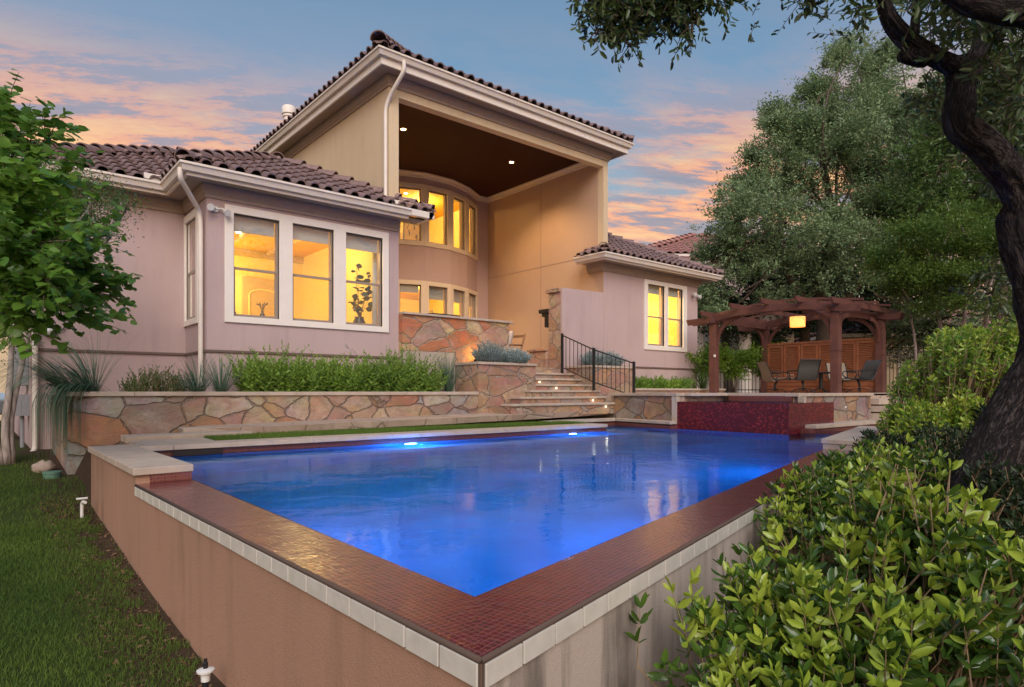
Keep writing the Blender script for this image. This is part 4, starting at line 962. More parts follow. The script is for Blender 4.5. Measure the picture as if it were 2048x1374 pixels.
for x,y in ((15.9,10.12),(15.9,6.80),(18.62,6.80),(18.70,10.12)):
    mb=MB(); mb.box((x-.10,y-.10,-.045),(x+.10,y+.10,1.93)); mb.build('post',M['redwood'],PG,bevel=.01)
    mb=MB(); mb.box((x-.112,y-.112,.98),(x+.112,y+.112,1.0)); mb.build('post_band',M['redwood'],PG)
arch=lambda y: .185*max(0,1-((y-8.45)/1.85)**2)
for x in (15.78,16.02,18.5,18.78):
    beam('arched_beam',[(x,y,1.90+arch(y)) for y in np.linspace(6.25,10.95,15)],.045,.17,cut=.06)
for y in (6.68,7.55,8.45,9.32,10.2):
    beam('rafter',[(15.36,y,2.072+arch(y)),(19.8,y,2.072+arch(y))],.06,.135,cut=.07)
for y in (6.9,10.02):
    beam('side_beam',[(15.5,y,1.90),(19.5,y,1.90)],.045,.165,cut=.05)
for x in (16.5,17.4,18.2):
    beam('purlin',[(x,y,2.21+arch(y)) for y in np.linspace(6.4,10.5,9)],.04,.06)
def brace(p,d,r=.62):
    p=Vector(p); d=Vector((*d,0)); mb=MB(); vs=[]; n=Vector((-d.y,d.x,0))*.028; K=9
    for i in range(K):
        a=math.pi/2*i/(K-1); 
        c=p+d*(r*(1-math.cos(a)))+Vector((0,0,r*math.sin(a)))*1.0
        t=Vector((0,0,1))*math.cos(a)+d*math.sin(a); o_=(d*math.cos(a)-Vector((0,0,1))*math.sin(a))*.05
        vs+=[c-n-o_,c+n-o_,c+n+o_,c-n+o_]
    fs=[(3,2,1,0)]
    for i in range(K-1):
        a=4*i; fs+=[(a,a+1,a+5,a+4),(a+1,a+2,a+6,a+5),(a+2,a+3,a+7,a+6),(a+3,a,a+4,a+7)]
    fs.append((4*K-4,4*K-3,4*K-2,4*K-1)); mb.add(vs,fs); mb.build('knee_brace',M['redwood'],PG,bevel=.005)
for x,y in ((15.9,10.12),(15.9,6.80),(18.62,6.80),(18.70,10.12)):
    sy=-1 if y>8 else 1; sx=1 if x<17 else -1
    brace((x,y+sy*.09,1.30),(0,sy),.72); brace((x+sx*.09,y,1.32),(sx,0),.58)
mb=MB(); mb.box((15.78,10.0,.96),(15.80,10.06,1.03)); mb.build('outlet_box',M['white_plastic'],PG)
# louvred screen between the back posts
SC=thing('louvred_screen','orange brown louvred wooden privacy screen behind the patio chairs','privacy screen',(18.65,8.45,-.05))
y0,y1=6.91,10.01
mb=MB(); mb.box((18.60,y0,1.40),(18.72,y1,1.46)); mb.build('top_rail',M['screenwood'],SC,bevel=.005)
mb=MB(); mb.box((18.63,y0,-.04),(18.69,y1,.40)); mb.build('lower_panel',M['screenwood'],SC)
mb=MB()
for k in range(3): mb.box((18.612,y0,.02+.13*k),(18.629,y1,.135+.13*k))
mb.build('skirt_boards',M['screenwood'],SC,bevel=.004)
npan=6; w=(y1-y0)/npan
for k in range(npan):
    a=y0+k*w; f=thing; mb=MB()
    mb.box((18.61,a+.01,.42),(18.66,a+.07,1.39)); mb.box((18.61,a+w-.07,.42),(18.66,a+w-.01,1.39)); mb.box((18.61,a+.07,1.32),(18.66,a+w-.07,1.39)); mb.box((18.61,a+.07,.42),(18.66,a+w-.07,.49))
    p=mb.build('shutter',M['screenwood'],SC,bevel=.004)
    mb=MB(); z_=.51
    while z_<1.30:
        mb.add([(18.618,a+.072,z_),(18.618,a+w-.072,z_),(18.655,a+w-.072,z_+.038),(18.655,a+.072,z_+.038),(18.618,a+.072,z_+.010),(18.618,a+w-.072,z_+.010),(18.655,a+w-.072,z_+.048),(18.655,a+.072,z_+.048)],[(3,2,1,0),(4,5,6,7),(0,1,5,4),(1,2,6,5),(2,3,7,6),(3,0,4,7)]); z_+=.048
    mb.build('louvres',M['screenwood'],p)
# drum pendant
DL=thing('pendant_lamp','glowing fabric drum lamp hanging under the pergola roof','pendant lamp',(16.95,8.25,1.87))
def shademat():
    m,n,l=newmat('lamp_shade_linen'); b=bsdf(m); setp(b,Roughness=.9); b.inputs['Base Color'].default_value=(.8,.6,.35,1)
    b.inputs['Emission Color'].default_value=(1,.52,.16,1); b.inputs['Emission Strength'].default_value=1.1
    t=node(m,'ShaderNodeBsdfTranslucent',{'Color':(1,.72,.40,1)}); mx=node(m,'ShaderNodeMixShader',{0:.55,1:b.outputs[0],2:t.outputs[0]}); l.new(mx.outputs[0],n['Material Output'].inputs[0]); return m
M['shadefab']=shademat()
mb=MB(); mb.lathe((16.95,8.25,1.74),[(.19,0),(.195,.27),(.19,.27),(.185,0),(.19,0)],28); mb.build('lamp_shade',M['shadefab'],DL,smooth=40)
mb=MB(); mb.lathe((16.95,8.25,1.84),[(0,-.04),(.035,-.01),(.04,.03),(.02,.07),(0,.08)],14); mb.build('bulb',M['bulb'],DL,smooth=True)
mb=MB(); mb.tube([(16.95,8.25,1.93),(16.95,8.25,2.25)],.008,6); mb.tube([(16.77,8.25,1.99),(17.13,8.25,1.99)],.005,6); mb.build('cord',M['iron'],DL)
lamp('POINT',(16.95,8.25,1.86),22,(1,.60,.26),.05,DL)
# ---- sling chairs and fire table
M['sling']=plain('grey_sling_mesh',(.085,.085,.08),.8,.2,var=.2,scale=40); M['sling2']=plain('beige_sling_mesh',(.30,.25,.19),.85,.2,var=.12,scale=40)
def sling_chair(x,y,rz,label,mat):
    t=thing('patio_chair',label,'chair',(x,y,-.045),'sling patio chairs under the pergola',rz); WL[t.name]=Vector((0,0,0))
    mb=MB()
    prof=[(.26,.37),(.20,.385),(-.16,.33),(-.22,.36),(-.30,.62),(-.40,.83),(-.44,.84)]
    vs=[]; 
    for s_ in (0,.012):
        for px,pz in prof: vs+=[(px,-.24,pz-s_),(px,.24,pz-s_)]
    K=len(prof)*2; fs=[]
    for i in range(len(prof)-1): a=2*i; fs+=[(a,a+1,a+3,a+2),(K+a,K+a+2,K+a+3,K+a+1),(a,a+2,K+a+2,K+a),(a+1,K+a+1,K+a+3,a+3)]
    fs+=[(0,K,K+1,1),(K-2,K-1,2*K-1,2*K-2)]
    mb.add(vs,fs); mb.build('sling',mat,t,smooth=60)
    for s_ in (-1,1):
        yy=.255*s_; mb=MB(); mb.tube(bend([(.30,yy,.36),(.20,yy,.385),(-.19,yy,.33),(-.30,yy,.62),(-.42,yy,.84)],4),.015,8); mb.build('side_rail',M['iron'],t,smooth=True)
        mb=MB(); mb.tube(bend([(-.30,yy*1.02,.58),(-.05,yy*1.12,.57),(.24,yy*1.12,.56),(.26,yy*1.1,.46),(.12,yy*1.02,.37)],4),.014,8); mb.build('armrest',M['iron'],t,smooth=True)
    mb=MB(); mb.tube(bend([(.05,0,.34),(-.02,0,.20),(0,0,.06)],4),.03,8); mb.build('swivel_stem',M['iron'],t,smooth=True)
    for k in range(4):
        a=math.pi/4+k*math.pi/2; mb=MB(); mb.tube(bend([(0,0,.12),(.2*math.cos(a),.2*math.sin(a),.10),(.30*math.cos(a),.30*math.sin(a),.012)],4),.013,6); mb.build('foot',M['iron'],t,smooth=True)
    return t
sling_chair(16.80,8.80,R(-32),'beige sling patio chair at the left, seen from the side',M['sling2'])
sling_chair(15.95,7.62,R(50),'dark grey sling patio chair with its back to the pool',M['sling'])
sling_chair(18.0,7.55,R(225),'beige sling patio chair in front of the screen facing the pool',M['sling2'])
sling_chair(17.05,6.72,R(150),'dark grey sling patio chair at the right, seen from the side',M['sling'])
TB=thing('patio_table','low round dark metal table between the patio chairs','table',(17.1,7.7,-.045))
mb=MB(); mb.lathe((17.1,7.7,-.045),[(0,.52),(.42,.52),(.44,.535),(.42,.55),(0,.55)],28); mb.build('table_top',M['iron'],TB,smooth=40)
mb=MB(); mb.lathe((17.1,7.7,-.045),[(.05,.10),(.05,.52)],12); mb.build('pedestal',M['iron'],TB,smooth=40)
for k in range(3):
    a=k*2.1; mb=MB(); mb.tube([(17.1,7.7,.10),(17.1+.3*math.cos(a),7.7+.3*math.sin(a),-.03)],.018,6); mb.build('leg',M['iron'],TB)
# ---- iron fences
def fence(p,q,h,z,label,post=2.4,sp=.12):
    p=Vector((*p,z)); q=Vector((*q,z)); t=thing('iron_fence',label,'fence',tuple(p)); d=(q-p); Lg=d.length; d.normalize()
    mb=MB()
    for zz in (h-.02,h-.16,.10): mb.obox((p+q)/2+Vector((0,0,zz)),d,(Lg/2,.012,.014))
    o=mb.build('rails',M['iron'],t)
    n_=int(Lg/sp); mb=MB()
    for k in range(n_+1): c=p+d*(k*Lg/n_); mb.obox(c+Vector((0,0,h/2)),d,(.008,.008,h/2))
    mb.build('pickets',M['iron'],t)
    for k in range(int(Lg/post)+1): c=p+d*(k*post); mb=MB(); mb.obox(c+Vector((0,0,h/2+.03)),d,(.03,.03,h/2+.03)); mb.build('post',M['iron'],t)
fence((17.3,13.2),(20.6,10.6),.86,-.045,'low black iron fence behind the hedge between house and pergola')
fence((21.2,10.3),(27.2,5.6),1.42,-.045,'tall black iron fence behind the pergola on the right')
# ---- neighbouring houses
def neighbour(name,label,c,w,dp,h,ang,z0,pitch,wall,wins=(),tile=(.42,.5),roofm='redtile'):
    c=Vector((c[0],c[1],z0)); t=thing(name,label,'house',tuple(c)); d=Vector((math.cos(ang),math.sin(ang),0)); n=Vector((-d.y,d.x,0))
    mb=MB(); mb.obox(c+n*dp/2+Vector((0,0,h/2)),d,(w/2,dp/2,h/2)); mb.build('wall',wall,t)
    for a,b,ww,wh in wins:
        mb=MB(); mb.obox(c+d*a+n*-.03+Vector((0,0,b)),d,(ww/2+.1,.03,wh/2+.1)); wo=mb.build('window',M['trim'],t)
        mb=MB(); mb.obox(c+d*a+n*-.065+Vector((0,0,b)),d,(ww/2,.01,wh/2)); mb.build('pane',M['skyglass'],wo)
        mb=MB(); mb.obox(c+d*a+n*-.08+Vector((0,0,b)),d,(.02,.01,wh/2)); mb.build('mullion',M['trim'],wo)
    ov=.6; W=w+2*ov; O=c-d*(w/2+ov)-n*ov+Vector((0,0,h)); D_=min(W,dp+2*ov)/2; mb=MB()
    def sl(O,E,inn,poly):
        S=(inn+Vector((0,0,pitch))).normalized(); Nn=E.cross(S); Nn=-Nn if Nn.z<0 else Nn; k=math.sqrt(1+pitch**2); P=[(s,u*k) for s,u in poly]
        tiles(mb,O,E,S,Nn,P,*tile); dk.add([O+E*s+S*u+Nn*.004 for s,u in P],[tuple(range(len(P)))])
    dk=MB(); DP=dp+2*ov
    sl(O,d,n,[(0,0),(W,0),(W-D_,D_),(D_,D_)]); sl(O,n,d,[(0,0),(DP,0),(DP-D_,D_),(D_,D_)] if DP>W else [(0,0),(DP,0),(DP/2,D_)]); sl(O+d*W,n,-d,[(0,0),(DP,0),(DP-D_,D_),(D_,D_)] if DP>W else [(0,0),(DP,0),(DP/2,D_)])
    mb.build('roof_tiles',M[roofm],t,smooth=60,fixn=False); dk.build('roof_deck',M['deckdark'],t,fixn=False)
    cp_=MB(); k=.08; caps(cp_,O+Vector((0,0,k)),O+d*D_+n*D_+Vector((0,0,D_*pitch+k)),.16,.5); caps(cp_,O+d*W+Vector((0,0,k)),O+d*(W-D_)+n*D_+Vector((0,0,D_*pitch+k)),.16,.5); caps(cp_,O+d*D_+n*D_+Vector((0,0,D_*pitch+k)),O+d*(W-D_)+n*D_+Vector((0,0,D_*pitch+k)),.16,.5)
    cp_.build('hip_caps',M[roofm],t,smooth=60,fixn=False)
    mb=MB(); mb.obox(c+n*(dp/2)+Vector((0,0,h-.09)),d,(w/2+ov,dp/2+ov,.07)); mb.build('eaves',M['trim'],t); return t
M['skyglass']=plain('distant_glass',(.10,.16,.22),.12,.8,var=.3,scale=1.0)
neighbour('neighbour_house','pink tiled neighbouring house seen over the right wing roof',(26.9,22.2),7,9,7.1,R(-40),-.2,.42,M['cream'],[(1.5,4.2,1.2,1.4)])
neighbour('neighbour_house','pink tiled neighbouring house with tall wall behind the grey green tree',(31.0,19.5),8,9,7.6,R(-40),-.2,.45,M['pink'],[(-1.0,4.4,1.3,1.6),(1.5,2.0,1.3,1.5)])
neighbour('garden_house','cream walled house with a curtained window beyond the tall fence',(33,9.5),9,6,3.0,R(-48),-.4,.35,M['cream'],[(-1.2,1.6,1.1,1.6),(2.2,1.6,1.1,1.6)])
PO=thing('neighbour_porch','cream porch with round column seen beneath the pergola roof','porch',(24.2,14.2,-.2))
mb=MB(); mb.lathe((23.4,13.5,-.2),[(.34,0),(.34,.2),(.26,.25),(.24,2.6),(.33,2.7),(.36,2.9)],20); mb.build('column',M['trim'],PO,smooth=40)
mb=MB(); mb.lathe((22.2,14.9,-.2),[(.34,0),(.34,.2),(.26,.25),(.24,2.6),(.33,2.7),(.36,2.9)],20); mb.build('column',M['trim'],PO,smooth=40)
mb=MB(); mb.obox((23.2,13.9,2.85),(.64,-.76,0),(2.6,.3,.15)); mb.obox((24.6,15.4,1.3),(.64,-.76,0),(3.0,.15,1.6)); mb.build('beam',M['trim'],PO)
# ================================================================== vegetation toolkit
def basis(D,rng,upbias=None):
    D=D/np.linalg.norm(D,axis=1,keepdims=True)
    r=rng.normal(size=D.shape) if upbias is None else upbias+rng.normal(size=D.shape)*.45
    S=np.cross(D,r); S/=np.linalg.norm(S,axis=1,keepdims=True)+1e-9
    U=np.cross(S,D); return D,S,U
T_DIA=(np.array([(0,0,0),(.45,.5,.06),(1,0,-.05),(.45,-.5,.06)]),np.array([(0,3,2,1)]))
T_OV=(np.array([(0,0,0),(.28,.40,.05),(.62,.50,.06),(.88,.26,.02),(1.0,0,-.05),(.88,-.26,.02),(.62,-.50,.06),(.28,-.40,.05),(.28,0,-.02),(.62,0,-.03),(.88,0,-.04)]),
      np.array([(0,8,1,1),(8,9,2,1),(9,10,3,2),(10,4,3,3),(0,7,8,8),(7,6,9,8),(6,5,10,9),(5,4,10,10)]))
T_OV4=(np.array([(0,0,0),(.35,.46,.06),(.78,.40,.04),(1.0,0,-.08),(.78,-.40,.04),(.35,-.46,.06),(.5,0,-.03)]),
      np.array([(0,6,2,1),(6,3,2,2),(0,5,4,6),(6,4,3,3)]))
def leafmesh(name,Pn,D,Ln,W,tmpl,mat,parent,rng,up=None,smooth=True,label=None,kind=None):
    Tv,Tf=tmpl; D,S,U=basis(D,rng,up); n=len(Pn); k=len(Tv)
    V=Pn[:,None,:]+D[:,None,:]*(Tv[None,:,0:1]*Ln[:,None,None])+S[:,None,:]*(Tv[None,:,1:2]*(Ln*W)[:,None,None])+U[:,None,:]*(Tv[None,:,2:3]*Ln[:,None,None])
    F=(Tf[None,:,:]+(np.arange(n)*k)[:,None,None]).reshape(-1,4)
    V=V.reshape(-1,3)
    # quads whose last corner repeats are triangles: split the array
    tri=F[:,2]==F[:,3]
    if tri.any():
        off=WL.get(parent.name,Vector((0,0,0))) if parent else Vector((0,0,0))
        V=(V-np.array(off)[None,:]).astype(np.float32); me=bpy.data.meshes.new(name); nf=len(F)
        tot=np.where(tri,3,4).astype(np.int32); st=np.concatenate(([0],np.cumsum(tot)[:-1])).astype(np.int32)
        msk=np.ones_like(F,dtype=bool); msk[tri,3]=False; lv=F[msk].astype(np.int32)
        me.vertices.add(len(V)); me.vertices.foreach_set('co',V.ravel()); me.loops.add(len(lv)); me.loops.foreach_set('vertex_index',lv)
        me.polygons.add(nf); me.polygons.foreach_set('loop_start',st); me.polygons.foreach_set('loop_total',tot)
        if smooth: me.polygons.foreach_set('use_smooth',np.ones(nf,dtype=bool))
        me.update(calc_edges=True); me.materials.append(mat); o=bpy.data.objects.new(name,me); COL.objects.link(o)
        if parent: o.parent=parent; WL[o.name]=off
    else: o=npmesh(name,V,F,mat,parent,smooth)
    if label: o['label']=label
    if kind: o['kind']=kind
    return o
def rdirs(n,rng):
    d=rng.normal(size=(n,3)); return d/np.linalg.norm(d,axis=1,keepdims=True)
def crown_points(blobs,ncl,per,rng,shell=.45,cl=.30,gap=.25,gs=1.0,sub=0):
    """leaf clusters through a set of ellipsoids [(centre,(rx,ry,rz))]; returns positions and outward directions"""
    vol=np.array([r[0]*r[1]*r[2] for c,r in blobs])**.75; pr=vol/vol.sum(); P=[];D=[]
    if sub:   # boughs: smaller leafy masses around the big ones
        nb=[]; ii=rng.choice(len(blobs),sub,p=pr)
        for q in ii:
            c,r=blobs[q]; dd=rdirs(1,rng)[0]; k_=rng.uniform(.24,.42); nb.append((tuple(np.array(c)+dd*np.array(r)*rng.uniform(.55,1.0)),(r[0]*k_,r[1]*k_,r[2]*k_*.8)))
        w0=pr*.25; w1=np.full(sub,.75/sub); blobs=list(blobs)+nb; pr=np.concatenate([w0,w1]); pr/=pr.sum()
    idx=rng.choice(len(blobs),ncl,p=pr); d=rdirs(ncl,rng); rad=rng.uniform(0,1,ncl)**shell
    for i in range(ncl):
        c,r=blobs[idx[i]]; p=np.array(c)+d[i]*np.array(r)*rad[i]*(1+.30*mnoise.noise(Vector(d[i]*1.6+np.array(c)*.7)))
        if mnoise.noise(Vector(p*gs))<-gap: continue
        s=cl*rng.uniform(.5,1.3); out_=d[i]*np.array([1,1,.6])+np.array([0,0,.25]); out_/=np.linalg.norm(out_)
        m_=int(per*rng.uniform(.6,1.4)); t=rng.uniform(-.9,1.2,m_)[:,None]
        q=p+out_*t*s+rng.normal(size=(m_,3))*s*.36; P.append(q); D.append(out_+rng.normal(size=(m_,3))*.75)
    return np.concatenate(P),np.concatenate(D)
def limb(mb,pts,r0,r1,sides=7,wob=.0,rng=None):
    P=[Vector(p) for p in pts]; out=[]
    n=len(P)
    # catmull-rom
    for i in range(n-1):
        a=P[max(i-1,0)]; b=P[i]; c=P[i+1]; d=P[min(i+2,n-1)]
        for k in range(4):
            t=k/4; out.append(.5*((2*b)+(-a+c)*t+(2*a-5*b+4*c-d)*t*t+(-a+3*b-3*c+d)*t**3))
    out.append(P[-1]); N_=len(out)
    if wob: out=[p+Vector((mnoise.noise(p*2),mnoise.noise(p*2+Vector((5,0,0))),0))*wob if 0<i<N_-1 else p for i,p in enumerate(out)]
    mb.tube(out,[r0+(r1-r0)*(i/(N_-1))**.8 for i in range(N_)],sides)
def tree(name,label,base,blobs,trunk,leafc,barkm,seed,ncl,per,ll,w,tmpl=T_DIA,cl=.3,gap=.25,shell=.45,group=None,limbs=True,gs=1.0,r0=.16,cat='tree',nlimb=26,up=None,sub=0):
    rng=np.random.default_rng(seed); t=thing(name,label,cat,tuple(base),group)
    mb=MB()
    for pts,a,b in trunk: mb=MB(); limb(mb,pts,a,b,10,.05); mb.build('trunk',barkm,t,smooth=True,fixn=False)
    if limbs:
        mb=MB(); ends=[Vector(tr[0][-1]) for tr in trunk]
        for k in range(nlimb):
            c,r=blobs[rng.integers(len(blobs))]; e=Vector(c)+Vector(rdirs(1,rng)[0]*np.array(r)*.8); s=min(ends,key=lambda q:(q-e).length); m_=s.lerp(e,.5)+Vector(rng.normal(size=3)*.18*(e-s).length)
            limb(mb,[s,m_,e],r0*.35,.012,6,.04)
        mb.build('limbs',barkm,t,smooth=True,fixn=False)
    P,D=crown_points(blobs,ncl,per,rng,shell,cl,gap,gs,sub); n=len(P)
    leafmesh('crown',P,D,ll*rng.uniform(.65,1.3,n),np.full(n,w),tmpl,leafc,t,rng,up)
    return t
M['lf_olive']=leafmat('grey_green_leaf',(.20,.30,.14),(.31,.41,.22),(.13,.21,.08),.25)
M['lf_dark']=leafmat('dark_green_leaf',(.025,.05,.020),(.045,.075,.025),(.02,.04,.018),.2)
M['lf_mid']=leafmat('mid_green_leaf',(.075,.15,.04),(.13,.21,.05),(.055,.11,.03),.3)
M['lf_bright']=leafmat('bright_green_leaf',(.11,.20,.04),(.19,.28,.05),(.075,.15,.035),.35)
M['lf_lime']=leafmat('lime_green_leaf',(.16,.30,.035),(.26,.40,.05),(.11,.23,.03),.35)
M['lf_redbud']=leafmat('redbud_leaf',(.12,.27,.035),(.23,.40,.06),(.07,.17,.03),.42,.35,.5)
M['lf_gloss']=leafmat('glossy_shrub_leaf',(.055,.12,.020),(.11,.20,.03),(.035,.085,.015),.22,.25,.6)
M['lf_tip']=leafmat('young_shrub_leaf',(.32,.43,.05),(.44,.52,.07),(.23,.37,.04),.3,.25,.55)
M['lf_oak']=leafmat('live_oak_leaf',(.06,.11,.03),(.12,.17,.05),(.045,.08,.025),.25,.35,.5)
M['lf_blue']=leafmat('blue_grey_needle',(.30,.42,.42),(.42,.55,.56),(.22,.33,.34),.15,.7)
M['lf_grass']=leafmat('blue_green_blade',(.09,.17,.11),(.16,.25,.16),(.06,.12,.08),.2,.5)
M['lf_perennial']=leafmat('fresh_perennial_leaf',(.18,.33,.04),(.30,.45,.07),(.11,.22,.035),.35)
M['bark_oak']=bark('oak_bark',(.022,.018,.017),(.11,.088,.078),10,1.0)
M['bark_pale']=bark('pale_smooth_bark',(.20,.16,.14),(.36,.30,.27),5,.3)
M['bark_mid']=bark('brown_bark',(.05,.036,.028),(.13,.095,.07),9,.6)
M['stem_green']=plain('green_stem',(.08,.14,.03),.7)
M['stem_tan']=plain('tan_stem',(.30,.21,.12),.7,var=.3,scale=20)
rg=np.random.default_rng(5)
# ---- lawn blades
def grassfield(name,label,inside,z,n,x0,x1,y0,y1,h,mat,near=None):
    X=rg.uniform(x0,x1,n); Y=rg.uniform(y0,y1,n); keep=[i for i in range(n) if inside(X[i],Y[i])]; X=X[keep];Y=Y[keep]
    Z=np.array([z(a,b) for a,b in zip(X,Y)]); P=np.stack([X,Y,Z-.004],1); m_=len(P)
    D=np.array([0,0,1.0])+rg.normal(size=(m_,3))*np.array([.42,.42,.05]); tm=(np.array([(0,.5,0),(0,-.5,0),(.6,-.32,.02),(1,0,.16),(.6,.32,.02)]),np.array([(0,1,2,4),(4,2,3,3)]))
    o=leafmesh(name,P,D,h*rg.uniform(.5,1.3,m_),np.full(m_,.10),tm,mat,None,rg); o['kind']='stuff'; o['label']=label; o['category']='grass'; return o
M['lf_lawn']=leafmat('lawn_blade',(.075,.14,.025),(.15,.22,.04),(.05,.10,.02),.25,.7,.15); M['lf_turf']=leafmat('turf_blade',(.10,.18,.03),(.17,.26,.05),(.08,.15,.03),.25,.7,.15)
def lawn_in(x,y):
    e=x+.22*mnoise.noise(Vector((x*1.7,y*1.7,1)))+.2*mnoise.noise(Vector((x*6,y*6,2)))
    lim=.93 if y<9 else 1.1
    if e>lim-.05 and y<10: return random.random()<.06
    if y>10.3 and x>.85: return False
    if y>11.3 and x>-.1: return random.random()<.5 and y<12.4
    # patchy thin turf
    return mnoise.noise(Vector((x*2.2,y*2.2,9)))>-.62 or random.random()<.4
gzv=lambda x,y: gz(x,y)
def gz_fast(x,y): return -1.86+.078*(max(min(y,13),-2)-1)+.02*mnoise.noise(Vector((x*.8,y*.8,0)))+(-.05*max(0,-x-1.5))
grassfield('lawn_grass','short mown grass beside the stucco pool wall',lawn_in,gz_fast,150000,-2.6,1.05,2.2,8.0,.042,M['lf_lawn'])
grassfield('lawn_grass','mown grass further back towards the far left house corner',lawn_in,gz_fast,60000,-4.5,1.3,8.0,14,.05,M['lf_lawn'])
grassfield('turf_grass','bright green strip of turf between pool coping and flagstone path',lambda x,y:(x>2.38 and y<9.58 and not(x>8.9 and y>9.43)),lambda x,y:-.641,60000,2.38,9.25,8.645,9.6,.055,M['lf_turf'])
# leaf litter and mulch crumbs along the wall foot
n=1400; X=rg.uniform(.55,1.02,n); Y=rg.uniform(2.0,9,n); P=np.stack([X,Y,np.array([gz_fast(a,b) for a,b in zip(X,Y)])+.006],1)
M['litter']=leafmat('dry_leaf',(.16,.09,.05),(.24,.15,.09),(.09,.05,.03),.1,.9,.1)
o=leafmesh('leaf_litter',P,rdirs(n,rg)*np.array([1,1,.25]),rg.uniform(.02,.05,n),np.full(n,.5),T_DIA,M['litter'],None,rg,np.array([0,0,1.])); tag(o,'dry brown leaf litter along the foot of the pool wall','leaf litter',kind='stuff')
# ---- tufts
def tuft(label,c,n,L0,wd,seed,spread=.7,droop=1.0,mat='lf_grass',group='ornamental grass clumps in the planters',lean=(0,0),name='grass_clump'):
    rng=np.random.default_rng(seed); c=Vector(c); t=thing(name,label,'ornamental grass',tuple(c),group); V=[];F=[]; S_=7
    for i in range(n):
        a=rng.uniform(0,2*math.pi); el=rng.uniform(.15,1)*spread; Lb=L0*rng.uniform(.55,1.2); h=Vector((math.cos(a),math.sin(a),0))
        d=(h*el+Vector((0,0,1))+Vector((*lean,0))).normalized(); sd=Vector((-math.sin(a),math.cos(a),0)); p=c+h*rng.uniform(0,.07)+Vector((0,0,0)); b=len(V)
        g=rng.uniform(.5,1.2)*droop
        for k in range(S_+1):
            f=k/S_; w=wd*(1-f**1.6)*.5+.0006; V+= [tuple(p-sd*w),tuple(p+sd*w)]
            d=(d+Vector((lean[0]*.10,lean[1]*.10,-.16*g*f*1.6))).normalized(); p=p+d*(Lb/S_)
        for k in range(S_): F.append((b+2*k,b+2*k+1,b+2*k+3,b+2*k+2))
    npmesh('blades',np.array(V),np.array(F),M[mat],t); return t
tuft('blue green grass clump spilling over the left end of the stone planter',(1.25,10.72,-.06),230,1.0,.009,21,1.0,1.5,lean=(-.35,-.25))
tuft('blue green grass clump trailing from the left planter end down to the lawn',(1.02,10.62,-.05),190,1.25,.009,22,.5,2.6,lean=(-.75,-.25))
def cascade():
    rng=np.random.default_rng(88); t=thing('trailing_grass','long green grass strands cascading over the left end of the stone planter to the lawn','ornamental grass',(1.2,10.75,-.05)); V=[];F=[]
    for i in range(240):
        s=Vector((1.2+rng.normal()*.12,10.72+rng.normal()*.12,-.04)); k=rng.uniform(.25,.52); o=Vector((-k*.85,-k*.55,0)); drop=rng.uniform(.45,.98); S_=12; w0=.007; b=len(V)
        for j in range(S_+1):
            f=j/S_; p=s+o*min(1,f*1.9)**.8*1.0+Vector((0,0,.16*math.sin(min(1,f*2)*math.pi*.75)-drop*max(0,f-.25)**1.3*1.45)); w=w0*(1-f**2)*.5+.0006; n=Vector((.64,-.77,0)); V+=[tuple(p-n*w),tuple(p+n*w)]
        for j in range(S_): F.append((b+2*j,b+2*j+1,b+2*j+3,b+2*j+2))
    npmesh('blades',np.array(V),np.array(F),M['lf_grass'],t)
cascade()
tuft('blue green grass clump by the white bay downspout, arching over the cap',(2.65,10.78,-.06),210,.72,.008,23,1.1,1.6,lean=(-.2,-.45))
tuft('blue green grass clump at the foot of the bay downspout',(3.05,10.95,-.06),130,.75,.008,24,.9,1.2)
tuft('tall fine grass clump in the planter corner beside the square stair planter',(7.45,10.9,-.06),260,.85,.006,25,.55,.7)
tuft('dark spiky grass clump at the right end of the low wing planter',(16.6,10.95,.06),80,1.0,.014,26,1.1,1.0,mat='lf_mid')
# ---- leafy perennials (many upright leafy shoots)
def shoots(name,label,cat,root,pts,h,mat,seed,leaf=.07,w=.42,per=16,tmpl=T_OV4,stemr=.003,group=None,ang=.9,stem='stem_tan',lean=.18,whorl=False,taper=.5,up=None):
    rng=np.random.default_rng(seed); t=thing(name,label,cat,tuple(root),group); P=[];D=[];Ls=[];mb=MB()
    for (x,y,z),hh in pts:
        d=np.array([rng.normal()*lean,rng.normal()*lean,1.0]); d/=np.linalg.norm(d); H_=hh*rng.uniform(.8,1.15); b=np.array([x,y,z]); bendv=np.array([rng.normal(),rng.normal(),0])*lean*.5*H_
        q=[b+d*H_*f+bendv*f*f for f in (0,.33,.66,1)]
        mb.tube([tuple(v) for v in q],[stemr*1.4,stemr*1.2,stemr,stemr*.5],4,False)
        k=int(per*rng.uniform(.8,1.2))
        for j in range(k):
            f=(j+.5)/k; f=f**.8 if not whorl else 1-(1-f)*.55
            p=b+d*H_*f+bendv*f*f; az=j*2.4+rng.uniform(-.3,.3); a_=ang*(1.15-.65*f)
            P.append(p); D.append(d*math.cos(a_)+np.array([math.cos(az),math.sin(az),0])*math.sin(a_)); Ls.append(leaf*(1.1-taper*f*.9)*rng.uniform(.75,1.2))
    mb.build('stems',M[stem],t,fixn=False)
    P=np.array(P);D=np.array(D);Ls=np.array(Ls); leafmesh('foliage',P,D,Ls,np.full(len(P),w),tmpl,M[mat],t,rng,up); return t
def patch(n,x0,x1,y0,y1,z,hf,rng):
    out=[]
    for i in range(n):
        x=rng.uniform(x0,x1); y=rng.uniform(y0,y1); out.append(((x,y,z),hf(x,y)*rng.uniform(.75,1.1)))
    return out
r_=np.random.default_rng(31)
hf=lambda c,w,H_:(lambda x,y:H_*(.55+.45*math.exp(-((x-c)/w)**2))+.04*math.sin(x*13))
